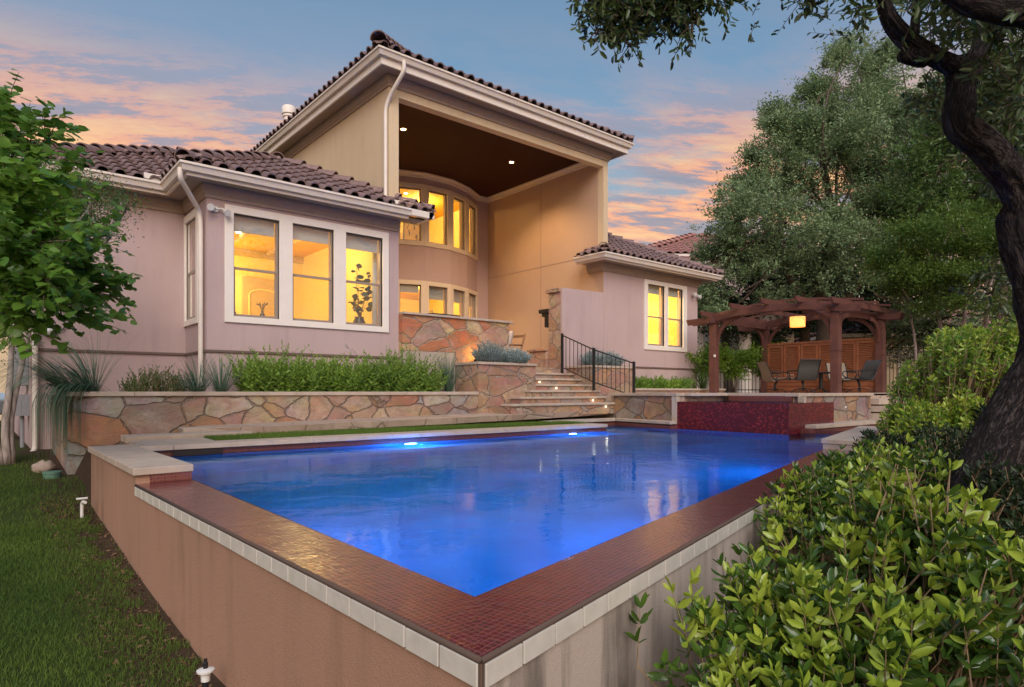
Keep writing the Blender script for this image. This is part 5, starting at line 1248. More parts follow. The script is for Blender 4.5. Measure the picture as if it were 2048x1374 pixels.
for i,(a,b,c,H_,lb) in enumerate(((3.45,4.35,3.95,.78,'leafy green perennial with tall flower spikes below the left bay pane'),(4.25,5.25,4.8,.74,'leafy green perennial below the middle bay pane'),(5.15,6.15,5.6,.70,'leafy green perennial below the right bay pane'),(6.0,7.15,6.45,.92,'tall leafy green perennial at the right corner of the bay'))):
    shoots('leafy_perennial',lb,'plant',(c,11,-.07),patch(250,a,b,10.72,11.35,-.08,hf(c,.5,H_),r_),0,'lf_perennial',40+i,.085,.42,20,group='leafy perennials in the long planter',lean=.42,stem='stem_green',ang=1.15)
shoots('low_shrub','small dark green shrub between two grass clumps in the planter','shrub',(2.1,11.2,-.07),patch(150,1.75,2.55,10.9,11.7,-.08,hf(2.15,.35,.46),r_),0,'lf_mid',50,.05,.4,18,lean=.3)
for i,(a,b,c,lb) in enumerate(((13.1,14.1,13.6,'low bright green plant at the left of the wing planter'),(14.0,15.1,14.5,'low bright green plant at the middle of the wing planter'),(15.0,16.1,15.6,'low bright green plant below the right wing window'))):
    shoots('leafy_perennial',lb,'plant',(c,11,.05),patch(110,a,b,10.82,11.3,.05,hf(c,.5,.34),r_),0,'lf_perennial',55+i,.085,.42,16,stem='stem_green',group='low green plants in the wing planter',lean=.3)
# blue rosemary-like cushions
def rosemary(label,c,rx,ry,rz,n,seed,group='blue grey mounded shrubs in the square planters'):
    rng=np.random.default_rng(seed); t=thing('blue_shrub',label,'shrub',tuple(c),group); P=[];D=[];Ls=[]; mb=MB(); c=np.array(c)
    for i in range(n):
        a=rng.uniform(0,2*math.pi); e=rng.uniform(0,1)**.6; base=c+np.array([math.cos(a)*rx*e*.8,math.sin(a)*ry*e*.8,0]); d=np.array([math.cos(a)*e*.85,math.sin(a)*e*.85,1.0]); d/=np.linalg.norm(d); H_=rz*rng.uniform(.6,1.15)*(1-.35*e)
        mb.tube([tuple(base),tuple(base+d*H_)],.004,4,False)
        for j in range(30):
            f=.25+.75*j/30; az=j*2.4; P.append(base+d*H_*f); D.append(d*.9+np.array([math.cos(az),math.sin(az),math.sin(az*1.3)*.5])*.75); Ls.append(.040*rng.uniform(.8,1.2))
    mb.build('stems',M['bark_mid'],t,fixn=False); leafmesh('foliage',np.array(P),np.array(D),np.array(Ls),np.full(len(P),.28),T_DIA,M['lf_blue'],t,rng)
rosemary('blue grey mounded shrub spilling over the tall planter left of the steps, taller left clump',(8.42,10.78,.58),.30,.22,.50,230,61)
rosemary('blue grey mounded shrub spilling over the tall planter, lower right clump',(8.98,10.68,.58),.38,.26,.36,280,62)
rosemary('blue grey shrub behind the railing, left clump',(11.95,10.98,.60),.34,.22,.50,230,63)
rosemary('blue grey shrub behind the railing, right clump',(12.5,10.98,.60),.34,.22,.44,230,64)
# ---- redbud at the left edge, leaves close to the camera
def redbud():
    rng=np.random.default_rng(72); base=pt(-150,1010,6.6); base.z=gz_fast(base.x,base.y)
    t=thing('redbud_tree','young tree with big heart shaped bright green leaves at the left edge','tree',tuple(base)); mb=MB()
    fork=pt(-120,640,6.6); limb(mb,[base,base.lerp(fork,.5)+Vector((.08,0,0)),fork],.07,.05,10); mb.build('trunk',M['bark_mid'],t,smooth=True)
    tips=[(20,190,6.2),(70,225,6.4),(105,260,6.0),(60,300,5.6),(140,330,6.0),(60,380,5.3),(150,410,5.8),(215,470,6.2),(90,450,5.2),(190,540,6.0),(262,560,6.3),(120,520,5.2),(40,500,5.0),(240,600,6.2),(150,600,5.4),(60,590,5.1),(205,650,6.0),(110,655,5.6),(30,640,5.3),(-30,420,5.2),(-30,560,5.0),(-40,300,5.6),(150,480,5.0),(100,560,5.0),(0,250,5.8),(30,440,4.9),(190,600,5.7),(90,340,5.3),(120,440,5.4),(180,500,5.6),(20,340,5.2),(20,560,5.3),(75,500,5.7),(230,545,6.3),(10,400,5.9),(60,430,6.1),(120,600,6.1)]
    P=[];D=[];Ls=[]; mb=MB()
    for k,(x,y,Y) in enumerate(tips):
        e=pt(x,y,Y); s=fork.lerp(pt(-60,500,6.2),rng.uniform(0,.8)); m_=s.lerp(e,.55)+Vector((0,0,.12)); pts=[s,m_,e]; limb(mb,pts,.016,.003,5)
        for sub in range(17):
            f=rng.uniform(.45,1.0); p0=(s.lerp(m_,f*2) if f<.5 else m_.lerp(e,f*2-1)); dd=(e-m_).normalized()+Vector(rng.normal(size=3)*.55); dd.normalize(); Lt=rng.uniform(.18,.42)
            p1=p0+dd*Lt; mb.tube([p0,p0+dd*Lt*.5+Vector((0,0,.015)),p1],[.004,.003,.0015],4,False)
            for j in range(10):
                g=(j+.6)/10; p=p0.lerp(p1,g); sidev=dd.cross(Vector((0,0,1))).normalized()*(1 if j%2 else -1)
                P.append(np.array(p)+rng.normal(size=3)*.012); D.append(np.array(dd*.55+sidev*.8+Vector((0,0,-.30)))+rng.normal(size=3)*.25); Ls.append(rng.uniform(.055,.105))
    mb.build('limbs',M['bark_mid'],t,smooth=True,fixn=False)
    T_H=(np.array([(0,0,0),(-.06,.28,.03),(.22,.50,.06),(.62,.40,.04),(1.0,0,-.08),(.62,-.40,.04),(.22,-.50,.06),(-.06,-.28,.03),(.4,0,-.02)]),np.array([(0,8,2,1),(8,4,3,2),(0,7,6,8),(8,6,5,4)]))
    leafmesh('crown',np.array(P),np.array(D),np.array(Ls),np.full(len(P),.95),T_H,M['lf_redbud'],t,rng,np.array([0,0,1.]))
redbud()
# pale multi-stemmed tree by the far left corner of the house
gb=Vector((.30,11.55,gz_fast(.3,11.55)))
cr=[(pt(120,390,8.6),(.50,.5,.42)),(pt(215,400,8.6),(.30,.3,.22)),(pt(60,480,8.8),(.6,.6,.5)),(pt(20,640,9.2),(.4,.4,.4)),(pt(235,468,8.5),(.16,.16,.07)),(pt(170,440,8.6),(.35,.3,.25))]
def stemp(dx,dy,bx,by,mid): return ([gb+Vector((bx,by,0)),gb+Vector((mid[0],mid[1],.9)),gb+Vector((dx,dy,1.9)),gb+Vector((dx*1.6+.1,dy*1.4-.2,2.9))],.06,.022)
tree('crape_myrtle','pale smooth multi stemmed tree with fine leaves by the far left downspout',gb,[(tuple(c),r) for c,r in cr],
     [stemp(-.30,.1,-.10,0,(-.30,.05)),stemp(-.05,.05,-.02,0,(-.10,.02)),stemp(.12,-.02,.05,0,(.06,.0)),stemp(.30,-.1,.10,.03,(.13,.05)),stemp(-.5,-.1,-.14,.05,(-.42,-.05))],M['lf_mid'],M['bark_pale'],71,1000,26,.040,.42,cl=.15,gap=.5,nlimb=22,r0=.05)
# ---- background trees
B=lambda x,y,Y,rx,rz,ry=None:(tuple(pt(x,y,Y)),(rx,ry or rx,rz))
tree('elm_tree','large grey green tree rising behind the pergola','tree' and pt(1640,790,24),
  [B(1680,330,23,2.7,2.6),B(1560,440,22.5,2.5,2.0),B(1700,180,23,1.7,1.7),B(1640,250,23,1.9,1.8),B(1790,300,23.5,2.0,2.4),B(1490,500,22,1.5,1.4),B(1650,520,22,2.4,1.5),B(1780,150,24,1.3,1.2),B(1560,300,22.5,1.3,1.0),B(1440,560,22.5,1.1,.9),B(1800,450,23,2,1.5),B(1430,480,22.5,.8,.6),B(1405,560,22.5,.7,.5),B(1690,95,23.5,.8,.7),B(1500,400,22.5,1.1,.9),B(1880,260,24,1.8,2.2),B(1420,610,22.5,.8,.9)],
  [([pt(1640,790,24),pt(1650,650,24),pt(1640,560,23.6),pt(1670,430,23)],.36,.16),([pt(1645,640,24),pt(1740,540,23.5),pt(1780,430,23.4)],.2,.1),([pt(1648,640,24),pt(1580,560,23),pt(1560,480,22.6)],.18,.08)],
  M['lf_olive'],M['bark_mid'],80,11500,26,.098,.48,cl=.22,gap=.34,sub=110,nlimb=60,r0=.2,gs=1.1)
tree('evergreen_tree','dark evergreen tree low behind the pergola roof','tree' and pt(1600,790,27),
  [B(1480,620,26,1.8,1.8),B(1600,600,27,2.2,1.7),B(1720,580,27,2.4,2.0),B(1420,650,25,1.0,1.6),B(1830,600,27,2.2,1.8),B(1560,560,26,2,1.2)],
  [([pt(1600,790,27),pt(1610,650,27),pt(1600,580,27)],.3,.12),([pt(1460,790,26),pt(1450,650,26),pt(1470,600,26)],.2,.1)],M['lf_dark'],M['bark_mid'],81,2300,20,.17,.45,sub=40,cl=.38,gap=.30,nlimb=26)
tree('maple_tree','bright green layered tree with slim tan stems right of the pergola','tree' and pt(1870,780,17),
  [B(1890,470,16.5,1.35,.35),B(1960,540,15.8,1.2,.3),B(1850,560,16.5,1.1,.3),B(1930,420,16.5,1.1,.4),B(1990,600,15.5,.9,.25),B(1820,510,17,1.0,.3),B(1900,610,16.5,1.0,.22),B(2010,480,15.5,1.0,.4),B(1790,580,17,.7,.2)],
  [([pt(1880,800,17),pt(1885,700,17),pt(1870,610,17),pt(1850,540,16.8)],.07,.03),([pt(1925,800,16.5),pt(1920,690,16.5),pt(1935,600,16.3),pt(1960,520,16)],.08,.03),([pt(1960,800,16.5),pt(1965,690,16.5),pt(1975,600,16),pt(1990,520,15.8)],.09,.03),([pt(1838,790,17),pt(1830,690,17),pt(1815,600,17)],.05,.02)],
  M['lf_bright'],M['bark_pale'],82,1700,26,.085,.45,cl=.24,gap=.5,sub=40,nlimb=30,r0=.1,up=np.array([0,0,1.]))
tree('pecan_tree','green tree filling the sky behind the leaning oak on the right','tree' and pt(1990,790,21),
  [B(1930,350,20,2.4,1.8),B(2020,250,20,2.0,2.4),B(1960,180,20,1.6,1.3),B(2050,420,19,1.8,1.6),B(2040,110,20,1.5,1.2),B(1880,430,21,1.6,1.2),B(2100,320,20,2,3)],
  [([pt(1990,790,21),pt(2000,600,21),pt(1990,420,20.5),pt(2010,280,20)],.3,.1)],M['lf_mid'],M['bark_mid'],83,2300,22,.14,.42,sub=50,cl=.28,gap=.34,nlimb=30)
tree('dense_tree','dark leafy tree between pergola and the tall fence','tree' and pt(1850,770,26),
  [B(1830,640,25,1.3,.9),B(1900,670,24,1.2,.9),B(1790,700,26,.9,.7),B(1960,700,22,1.4,1.0),B(2030,650,21,1.4,1.3)],
  [([pt(1850,790,26),pt(1850,700,26),pt(1840,650,25)],.14,.06)],M['lf_olive'],M['bark_mid'],84,700,20,.13,.42,cl=.3,gap=.3)
# far tree belt
for i,(x,y,Y,rx,rz,lb) in enumerate(((1500,690,36,4,3.2,'dark distant tree behind the espalier hedge'),(1680,680,40,5,4,'dark distant tree behind the privacy screen'),(1980,660,38,5,4.5,'dark distant tree behind the oak trunk'))):
    tree('distant_tree',lb,pt(x,783,Y),[B(x,y,Y,rx,rz),B(x-60,y+20,Y,rx*.7,rz*.6),B(x+80,y+10,Y,rx*.8,rz*.7)],[([pt(x,800,Y),pt(x,y,Y)],.3,.15)],M['lf_dark'],M['bark_mid'],90+i,750,20,.30,.5,cl=.6,gap=.35,group='dark trees beyond the gardens',nlimb=10)
# hedge along the low fence: espaliered shrubs with bare stems
for i,(x,lb) in enumerate(((1408,'bright green espalier shrub beside the right wing corner'),(1470,'bright green espalier shrub in the middle of the low fence'),(1520,'bright green espalier shrub beside the back left pergola post'))):
    Y=19.6+.3*i; b=pt(x,786,Y)
    tree('espalier_shrub',lb,b,[B(x-20,716,Y,.45,.22),B(x+15,722,Y,.50,.26),B(x+30,707,Y,.35,.18),B(x,745,Y,.35,.2)],[([b,pt(x+3,760,Y),pt(x-2,735,Y)],.035,.02)],M['lf_lime'],M['bark_mid'],100+i,210,18,.085,.5,cl=.16,gap=.6,group='clipped green shrubs behind the low fence',nlimb=8,r0=.05,cat='shrub')
# ---- foreground shrubs
def bigshrub(label,root,shootspec,seed,leaf,mat,w=.36,per=15,tip='lf_tip',group='shrubs in the bed right of the pool',name='glossy_shrub',lean=.35,tm=T_OV,stemr=.006,ang=1.0):
    """shootspec: list of (tip, length)"""
    rng=np.random.default_rng(seed); root=Vector(root); t=thing(name,label,'shrub',tuple(root),group); P=[];D=[];Ls=[];P2=[];D2=[];L2=[];mb=MB()
    for tp_,Lh in shootspec:
        tp_=Vector(tp_); out_=(tp_-root); out_.z*=.6; out_.normalize()
        d=(Vector((0,0,1))*.9+out_*.7+Vector(rng.normal(size=3)*lean)).normalized(); b=tp_-d*Lh; q=root.lerp(b,.55)+Vector(rng.normal(size=3)*.05)
        mb.tube([tuple(root.lerp(b,.2)),tuple(q),tuple(b),tuple(tp_)],[stemr*1.8,stemr*1.3,stemr,stemr*.35],5,False)
        da=np.array(d); s1=np.array(d.orthogonal().normalized()); s2=np.cross(da,s1); k=int(per*rng.uniform(.8,1.2)); nw=max(2,k//4); ph=rng.uniform(0,6)
        young=rng.random()<.6
        for wj in range(nw):
            f=1-(wj/nw)**1.1*.95; rosette=wj==0
            for j in range(5 if rosette else 4):
                az=ph+wj*.8+j*2*math.pi/(5 if rosette else 4)+rng.uniform(-.25,.25); a_=ang*(.62 if rosette else 1.0)*rng.uniform(.8,1.15)
                A_,B_,C_=(P2,D2,L2) if (young and wj<2 and tip) else (P,D,Ls)
                A_.append(np.array(b)+da*Lh*f+rng.normal(size=3)*.003); B_.append(da*math.cos(a_)+(s1*math.cos(az)+s2*math.sin(az))*math.sin(a_)); C_.append(leaf*rng.uniform(.45,1.2)*(.8 if rosette else 1.05))
    mb.build('stems',M['stem_tan'],t,smooth=True,fixn=False); leafmesh('foliage',np.array(P),np.array(D),np.array(Ls),np.full(len(P),w),tm,M[mat],t,rng)
    if P2: leafmesh('young_leaves',np.array(P2),np.array(D2),np.array(L2),np.full(len(P2),w),tm,M[tip],t,rng,label='yellow green young leaves at the shoot tips')
def spec(blobs,n,rng,Lr,fill=.5):
    vol=np.array([r[0]*r[2] for c,r in blobs]); pr=vol/vol.sum(); out=[]
    idx=rng.choice(len(blobs),n,p=pr); d=rdirs(n,rng); d[:,2]=np.abs(d[:,2])*1.0-.25
    for i in range(n):
        c,r=blobs[idx[i]]; rad=rng.uniform(fill,1.0); out.append((tuple(np.array(c)+d[i]*np.array(r)*rad),rng.uniform(*Lr)))
    return out
rs=np.random.default_rng(200)
def bedz(p,dz=-1.9): return (p.x,p.y,dz)
# nearest shrub bottom right
b1=[B(1560,1300,2.5,.30,.22),B(1440,1340,2.45,.20,.16),B(1700,1270,2.4,.36,.26),B(1860,1280,2.3,.32,.26),B(1620,1190,2.7,.30,.22),B(1520,1160,2.8,.26,.20),B(1990,1300,2.1,.26,.28),B(1750,1400,2.2,.4,.2),B(1420,1240,2.6,.12,.12),B(1500,1400,2.3,.3,.2)]
bigshrub('big glossy leaved shrub filling the bottom right corner in front of the pale pool wall',bedz(pt(1700,1500,2.6)),[(tuple(pt(a,b,c)),l) for a,b,c,l in ((1280,1215,2.6,.22),(1345,1185,2.6,.22),(1385,1165,2.6,.25),(1500,1110,2.8,.25),(1370,1260,2.5,.2),(1560,1080,2.8,.25),(1330,1330,2.45,.2))]+spec(b1,240,rs,(.12,.30),.35),201,.085,'lf_gloss',stemr=.004)
b2=[B(1820,1100,3.0,.36,.26),B(1920,1150,2.8,.34,.30),B(1780,1010,3.2,.26,.22),B(1890,1030,3.1,.30,.18),B(2010,1150,2.6,.3,.3),B(1700,1090,3.2,.26,.26)]
bigshrub('tall glossy shrub with pale upright stems in front of the leaning oak trunk',bedz(pt(1850,1300,3.1)),[(tuple(pt(a,b,c)),l) for a,b,c,l in ((1800,905,3.1,.5),(1812,935,3.0,.45),(1900,940,3.0,.45),(1760,960,3.1,.4),(1935,1000,2.8,.42),(1970,1020,2.8,.36),(1860,1000,2.9,.45),(1700,950,3.3,.34),(1990,1080,2.6,.35))]*2+spec(b2,170,rs,(.16,.36),.35),202,.088,'lf_gloss',stemr=.006)
b3=[B(1640,1000,4.2,.40,.26),B(1580,1060,3.9,.26,.20),B(1720,950,4.4,.36,.24),B(1660,930,4.5,.22,.16),B(1600,980,4.2,.2,.2),B(1700,1040,4.0,.36,.26),B(1560,1010,4.1,.12,.14),B(1800,930,4.4,.4,.3)]
bigshrub('darker glossy shrub overhanging the right mosaic ledge of the pool',bedz(pt(1690,1200,4.3)),spec(b3,300,rs,(.14,.32),.35),203,.070,'lf_gloss',stemr=.005)
b4=[B(1885,770,9.0,.70,.65),B(1950,710,8.6,.65,.55),B(1990,760,8.0,.75,.8),B(1815,840,8.2,.38,.42),B(1870,870,7.4,.5,.5),B(1940,860,7.2,.5,.6),B(1925,680,9.0,.45,.28),B(2040,700,8,.6,.6),B(1780,900,7.4,.25,.3)]
bigshrub('large rounded bright green shrub right of the pergola',bedz(pt(1880,1000,8.4),-1.6),spec(b4,2300,rs,(.14,.30),.45),204,.070,'lf_lime',tm=T_OV4,stemr=.006,per=15,w=.40)
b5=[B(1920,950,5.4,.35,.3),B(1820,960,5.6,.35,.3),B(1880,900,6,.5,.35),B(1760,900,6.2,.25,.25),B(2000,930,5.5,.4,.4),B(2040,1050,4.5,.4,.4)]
bigshrub('dark leaved shrub between the bright shrub and the oak trunk',bedz(pt(1900,1050,5.6),-1.7),spec(b5,620,rs,(.12,.26)),205,.065,'lf_dark',tm=T_OV4,tip=None)
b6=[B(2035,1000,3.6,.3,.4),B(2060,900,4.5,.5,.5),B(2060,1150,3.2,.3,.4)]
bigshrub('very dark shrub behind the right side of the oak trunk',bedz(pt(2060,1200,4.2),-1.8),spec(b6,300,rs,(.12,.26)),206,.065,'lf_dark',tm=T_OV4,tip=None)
# ---- leaning live oak
def oakbark():
    m,n,l=newmat('oak_bark_furrowed'); b=bsdf(m); uv=node(m,'ShaderNodeUVMap').outputs[0]; mp=node(m,'ShaderNodeMapping',{'Vector':uv,'Scale':(34,8,1)}).outputs[0]
    w=noise(m,mp,1.0,7,.62,1.2); r1=mth(m,'ABSOLUTE',mth(m,'SUBTRACT',w,.5)); h=ramp(m,r1,[(0.,0.),(.10,1.)]); f=noise(m,wpos(m),70,5,.7)
    col=mixc(m,h,(.012,.010,.011),(.095,.078,.072)); col=mixc(m,ramp(m,f,[(.35,.5),(.65,0.)]),col,(.03,.025,.024)); col=mixc(m,ramp(m,noise(m,wpos(m),6,6,.7),[(.58,0.),(.70,.5)]),col,(.20,.19,.165))
    l.new(col,b.inputs['Base Color']); setp(b,Roughness=.92); b.inputs['Specular IOR Level'].default_value=.15; l.new(bump(m,mth(m,'ADD',h,f),.9,.02),b.inputs['Normal']); return m
M['bark_oak']=oakbark()
OK=thing('live_oak','leaning live oak with thick furrowed trunk at the right edge','tree',tuple(pt(1940,1150,4.1)))
def barktube(name,pts,seed,sides=28,parent=OK,res=.028,amp=.10):
    sides=int(sides*2.6)
    P=[(Vector(p),r) for p,r in pts]; out=[]; n=len(P)
    for i in range(n-1):
        a=P[max(i-1,0)];b=P[i];c=P[i+1];d=P[min(i+2,n-1)]; K=max(2,int((c[0]-b[0]).length/res))
        for k in range(K):
            t=k/K; q=lambda w,x,y,z:.5*((2*x)+(-w+y)*t+(2*w-5*x+4*y-z)*t*t+(-w+3*x-3*y+z)*t**3); out.append((q(a[0],b[0],c[0],d[0]),q(a[1],b[1],c[1],d[1])))
    out.append(P[-1]); mb=MB(); mb.tube([o[0] for o in out],[o[1] for o in out],sides)
    V_=[]; s_=sides
    for i,v in enumerate(mb.v):
        c,r=out[i//s_]; v=Vector(v); d=(v-c); 
        an=2*math.pi*(i%s_)/s_
        # knuckles along the limb and vertical furrows
        k_=1+amp*1.5*mnoise.noise(c*2.3+Vector((math.cos(an),math.sin(an),seed)))+amp*.9*mnoise.noise(Vector((math.cos(an)*3.3,math.sin(an)*3.3,seed+(i//s_)*res*2.2)))
        ll=(i//s_)*res; rr=d.length; q=Vector((math.cos(an)*rr*17,math.sin(an)*rr*17,ll*4.2+seed*9)); ridge=1-abs(mnoise.noise(q))*2.2; ridge2=mnoise.noise(q*2.7)
        k_+=(ridge*.013+ridge2*.006)*min(1,rr/.10)/max(rr,.03)
        V_.append(tuple(c+d*k_))
    mb.v=V_; o=mb.build(name,M['bark_oak'],parent,smooth=True,fixn=False); me=o.data; uv=me.uv_layers.new(name='UVMap'); acc=0
    for lp in me.loops:
        vi=lp.vertex_index; i=vi%s_; uv.data[lp.index].uv=(min(i,s_-i)/s_*2*math.pi*out[min(vi//s_,len(out)-1)][1],(vi//s_)*res)
    return o
barktube('trunk',[(pt(1870,1290,3.75),.24),(pt(1932,1070,3.9),.185),(pt(1988,930,4.0),.170),(pt(2058,800,4.05),.17),(pt(2108,690,4.05),.17),(pt(2092,580,4.05),.165),(pt(2062,470,4.05),.15),(pt(2056,420,4.05),.14)],1)
barktube('fork_limb',[(pt(2070,480,4.05),.13),(pt(2040,385,4.0),.10),(pt(1985,305,3.95),.088),(pt(1922,248,3.9),.088),(pt(1922,185,3.9),.078),(pt(1925,120,3.9),.078)],2,22)
barktube('lower_limb',[(pt(2048,440,4.05),.14),(pt(2100,360,4.1),.13),(pt(2200,240,4.2),.11)],3,20)
barktube('left_limb',[(pt(1930,140,3.9),.065),(pt(1868,112,3.85),.050),(pt(1812,78,3.8),.045),(pt(1775,28,3.75),.040),(pt(1757,-40,3.7),.036),(pt(1740,-140,3.6),.03)],4,16)
barktube('upright_limb',[(pt(1828,90,3.85),.028),(pt(1832,40,3.85),.026),(pt(1842,-20,3.8),.022),(pt(1850,-90,3.8),.018)],5,12)
barktube('right_limb',[(pt(1930,150,3.9),.07),(pt(1962,95,3.95),.05),(pt(1970,30,4.0),.044),(pt(1985,-60,4.0),.04)],6,16)
barktube('top_limb',[(pt(1880,-30,3.3),.05),(pt(1960,10,3.3),.062),(pt(2080,25,3.3),.07),(pt(2200,40,3.3),.08)],7,16)
barktube('branch_stub',[(pt(1850,118,3.85),.05),(pt(1815,112,3.8),.045),(pt(1800,118,3.78),.02)],8,12)
def oakleaves():
    rng=np.random.default_rng(300); P=[];D=[];Ls=[]; mb=MB()
    def twigs(c,r,n,down=.3,Lr=(.14,.34),leaf=(.035,.07),lv=9):
        for i in range(n):
            p=Vector(np.array(c)+rdirs(1,rng)[0]*np.array(r)*rng.uniform(.2,1)); d=Vector(rng.normal(size=3)); d.z-=down; d.normalize(); Lt=rng.uniform(*Lr); q=p+d*Lt; m_=p.lerp(q,.5)+Vector(rng.normal(size=3)*.02)
            mb.tube([p,m_,q],[.004,.003,.0015],4,False)
            for j in range(lv):
                f=(j+.7)/lv; v=p.lerp(q,f); sd=Vector(rng.normal(size=3)); sd=(sd-d*sd.dot(d)).normalized(); P.append(np.array(v)); D.append(np.array(d*.7+sd*.8)); Ls.append(rng.uniform(*leaf))
    # hanging spray along the top edge of the view
    for x,y,r,n in ((1170,-6,.10,16),(1215,0,.13,34),(1270,5,.14,48),(1320,0,.16,54),(1340,25,.10,26),(1255,45,.10,24),(1220,50,.07,12),(1385,-10,.12,34),(1435,-12,.08,18),(1380,50,.05,10),(1300,-40,.30,60),(1190,55,.05,7),(1258,85,.04,6),(1300,-110,.35,70)):
        twigs(pt(x,y,3.8),(r,r,r*.7),n,.5,(.08,.2))
    for x,y in ((1600,-18),(1650,-22),(1725,5)): twigs(pt(x,y,3.3),(.10,.10,.03),9,.3,(.08,.18))
    for x,y,Y,rx,rz,n in ((1880,50,4.3,.22,.14,22),(2010,130,4.6,.30,.22,60),(2035,60,3.4,.25,.12,26),(1970,220,4.8,.25,.16,36),(2045,240,4.5,.3,.3,60),(2035,340,4.8,.35,.25,50),(1890,-30,3.6,.3,.12,36),(1990,-30,3.5,.35,.12,50),(2030,560,4.8,.18,.3,26),(1870,190,4.8,.28,.12,26),(2042,180,3.6,.1,.2,12),(1930,60,4.4,.2,.15,16)):
        twigs(pt(x,y,Y),(rx,rx,rz),n,.15,(.12,.30),(.045,.085))
    # crown above, out of view, shading the bed
    for c,r,n in (((4.6,1.3,3.6),(1.5,1.4,.8),420),((3.0,2.6,3.9),(1.4,1.2,.6),200),((6.0,2.2,4.3),(1.6,1.6,.9),320)):
        twigs(c,r,n,.1,(.2,.5),(.06,.10))
    for a,b in (((1757,-40,3.7),(1500,-70,3.75)),((1500,-70,3.75),(1330,-35,3.8)),((1330,-35,3.8),(1190,-10,3.8)),((1330,-35,3.8),(1290,60,3.8)),((1380,-50,3.8),(1385,70,3.8)),((1230,-15,3.8),(1225,60,3.8))):
        limb(mb,[pt(*a),pt(*a).lerp(pt(*b),.5)+Vector((0,0,.02)),pt(*b)],.014,.006,5)
    mb.build('twigs',M['bark_mid'],OK,fixn=False)
    leafmesh('crown',np.array(P),np.array(D),np.array(Ls),np.full(len(P),.36),T_OV4,M['lf_oak'],OK,rng)
oakleaves()
# ---- small things on the lawn
gy=lambda x,y: gz_fast(x,y)
p=pt(411,1356,3.35); z0=gy(p.x,p.y)
t=thing('sprinkler_riser','white capped black sprinkler riser standing by the foot of the pool wall','sprinkler',(p.x,p.y,z0))
mb=MB(); mb.lathe((p.x,p.y,z0-.02),[(.016,0),(.016,.20)],12); mb.build('riser',M['iron'],t)
mb=MB(); mb.lathe((p.x,p.y,z0+.14),[(.022,0),(.024,.04),(.042,.048),(.044,.058),(.018,.066),(0,.068)],18); mb.build('cap',M['white_plastic'],t,smooth=50)
mb=MB(); mb.lathe((p.x,p.y,z0+.205),[(.012,0),(.013,.03),(.009,.034),(.009,.05),(0,.052)],12); mb.build('nozzle',M['iron'],t)
x,y=.86,8.05; z0=gy(x,y); t=thing('garden_tap','small white plastic tap pipe against the left pool wall','tap',(x,y,z0))
mb=MB(); mb.tube(bend([(x,y,z0),(x,y,z0+.17),(x+.02,y-.1,z0+.17)],4),.016,8); mb.build('pipe',M['white_plastic'],t); mb=MB(); mb.tube([(x-.05,y,z0+.20),(x+.05,y,z0+.20)],.012,8); mb.build('handle',M['white_plastic'],t)
x,y=.78,10.35; z0=gy(x,y); t=thing('valve_box','round green irrigation valve box lid on the lawn','valve box',(x,y,z0)); M['vgreen']=plain('valve_green',(.12,.24,.17),.6)
mb=MB(); mb.lathe((x,y,z0),[(.10,-.02),(.10,.06),(.11,.06),(.11,.085),(0,.09)],20); mb.build('lid',M['vgreen'],t,smooth=40)
x,y=.72,10.85; z0=gy(x,y); t=thing('white_rock','pale pitted rock at the foot of the planter end','rock',(x,y,z0)); mb=MB(); vs=[];fs=[]
for j in range(13):
    for i in range(20):
        th=math.pi*j/12; ph=2*math.pi*i/20; d=Vector((math.sin(th)*math.cos(ph),math.sin(th)*math.sin(ph),math.cos(th))); r=1+.25*mnoise.noise(d*2)+.18*mnoise.noise(d*6); vs.append((x+d.x*.13*r,y+d.y*.10*r,z0+.06+d.z*.09*r))
for j in range(12):
    for i in range(20): fs.append((j*20+i,j*20+(i+1)%20,(j+1)*20+(i+1)%20,(j+1)*20+i))
mb.add(vs,fs); M['rock']=stucco('pitted_rock',(.62,.55,.46),(.35,.25,.2),1.0); mb.build('rock_body',M['rock'],t,smooth=True)
# ---- plant inside the bay, seen through the right pane
t=thing('potted_plant','leafy potted plant standing inside behind the right bay pane','plant',(6.05,12.0,1.3))
M['potblack']=plain('glazed_black_pot',(.02,.02,.025),.25,.6)
mb=MB(); mb.lathe((6.0,12.0,1.25),[(.07,0),(.11,.08),(.13,.16),(.09,.24),(.10,.27)],16); mb.build('pot',M['potblack'],t,smooth=True)
rng=np.random.default_rng(9); P=[];D=[];Ls=[]; mb=MB()
for k in range(9):
    a=rng.uniform(0,6.28); e=Vector((6.0+.22*math.cos(a)+.08,12.0+.18*math.sin(a),rng.uniform(1.75,2.65))); s=Vector((6.0,12.0,1.5)); m_=s.lerp(e,.5)+Vector((.05*math.cos(a),.05*math.sin(a),.1)); limb(mb,[s,m_,e],.007,.003,5)
    for j in range(7): f=.35+.65*j/6; q=s.lerp(e,f); P.append(np.array(q)+rng.normal(size=3)*.02); D.append(np.array([rng.normal(),rng.normal(),-.1])); Ls.append(rng.uniform(.10,.17))
mb.build('stems',M['bark_mid'],t); leafmesh('foliage',np.array(P),np.array(D),np.array(Ls),np.full(len(P),.75),T_OV4,M['lf_dark'],t,rng,np.array([0,-1.,0]))
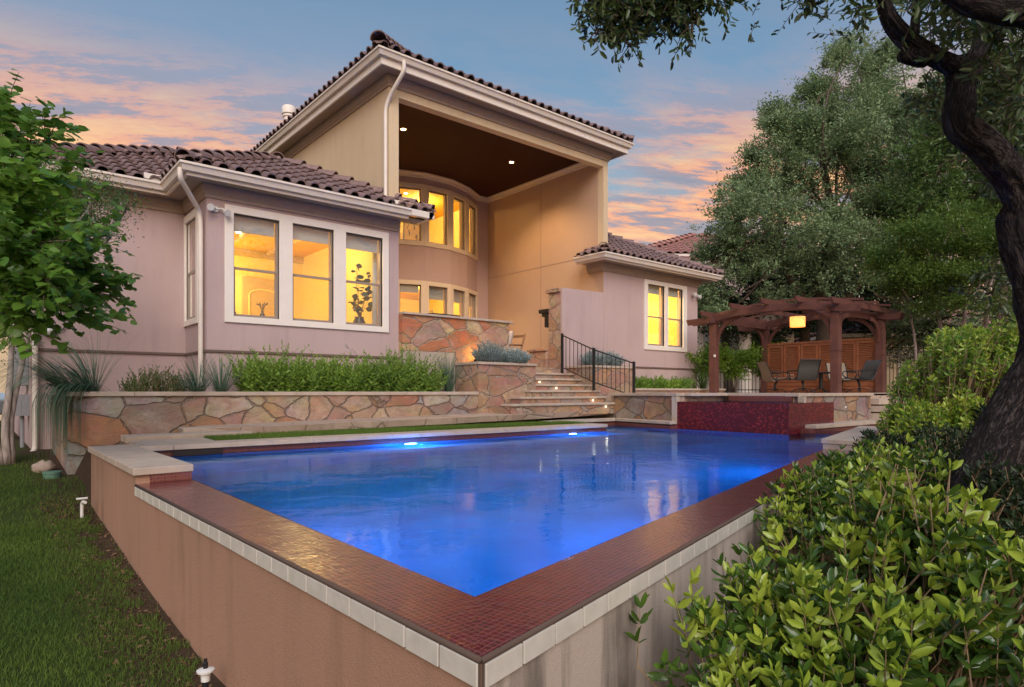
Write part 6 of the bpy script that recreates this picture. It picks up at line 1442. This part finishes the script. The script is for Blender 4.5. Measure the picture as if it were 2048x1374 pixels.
for x,y,z,lb in ((3.58,12.0,1.32,'small dark figurine on the sill behind the left bay pane, left one'),(4.06,12.0,1.32,'dark vase with sprigs on the sill behind the left bay pane')):
    t=thing('sill_ornament',lb,'ornament',(x,y,z)); mb=MB(); s_=.7 if x<4 else 1.0; mb.lathe((x,y,z-.03),[(.035*s_,0),(.05*s_,.06*s_),(.05*s_,.12*s_),(.02*s_,.16*s_),(.028*s_,.19*s_),(0,.21*s_)],14); mb.build('body',M['potblack'],t,smooth=True)
    if s_==1.0:
        mb=MB()
        for k in range(14): a=k*.9; mb.tube([(x,y,z+.16),(x+.05*math.cos(a),y+.05*math.sin(a),z+.27),(x+.10*math.cos(a),y+.08*math.sin(a),z+.30+.03*math.sin(k))],[.003,.006,.008],5)
        mb.build('sprigs',M['iron'],t)
# ---- parked car glimpsed at the far left edge
t=thing('parked_car','pale blue white car nose glimpsed behind the pale stems at the far left edge','car',tuple(pt(-25,830,16)))
c=pt(-45,815,16); mb=MB(); prof=[(-2.1,.35),(2.1,.35),(2.15,.75),(1.9,.92),(1.0,1.0),(.4,1.42),(-1.3,1.45),(-1.95,1.0),(-2.15,.9)]
M['carpaint']=plain('pale_car_paint',(.55,.65,.70),.25,.6,coat=.8); M['rubber']=plain('tyre_rubber',(.02,.02,.02),.8)
d=Vector((.766,-.643,0)); nn=Vector((.643,.766,0)); vs=[c+d*(a-1.9)+nn*s*.85+Vector((0,0,b-.55)) for s in (-1,1) for a,b in prof]; K=len(prof)
mb.add(vs,[tuple(range(K)),tuple(range(2*K-1,K-1,-1))]+[(i,K+i,K+(i+1)%K,(i+1)%K) for i in range(K)]); mb.build('body',M['carpaint'],t,bevel=.05)
for a in (-1.3,1.3):
    w_=c+d*(a-1.9)-nn*.87+Vector((0,0,-.22)); mb=MB(); mb.lathe(w_,[(.0,0),(.2,.0),(.21,.02),(.33,.02),(.33,-.15),(0,-.15)],20,tuple(-nn)); mb.build('wheel',M['rubber'],t,smooth=40)
t=thing('pale_garden_wall','pale rendered wall with railing glimpsed at the far left edge','wall',tuple(pt(-60,800,22)))
a=pt(-200,800,22);b=pt(60,800,20); mb=MB(); d=(b-a); Lg=d.length; mb.obox((a+b)/2+Vector((0,0,.6)),(d.x,d.y,0),(Lg/2,.1,1.4)); mb.build('wall_body',M['cream'],t)
mb=MB()
for k in range(24): q=a+d*(k/23); mb.obox(q+Vector((0,0,2.45)),(d.x,d.y,0),(.04,.04,.42))
mb.obox((a+b)/2+Vector((0,0,2.9)),(d.x,d.y,0),(Lg/2,.06,.05)); mb.build('balustrade',M['trim'],t)
tree('background_tree','green tree behind the pale garden wall at the far left edge',pt(0,760,24),[B(-20,560,24,2.4,2.0),B(10,640,24,1.6,1.2)],[([pt(0,790,24),pt(-5,600,24)],.2,.1)],M['lf_mid'],M['bark_mid'],120,350,20,.15,.45,cl=.35)
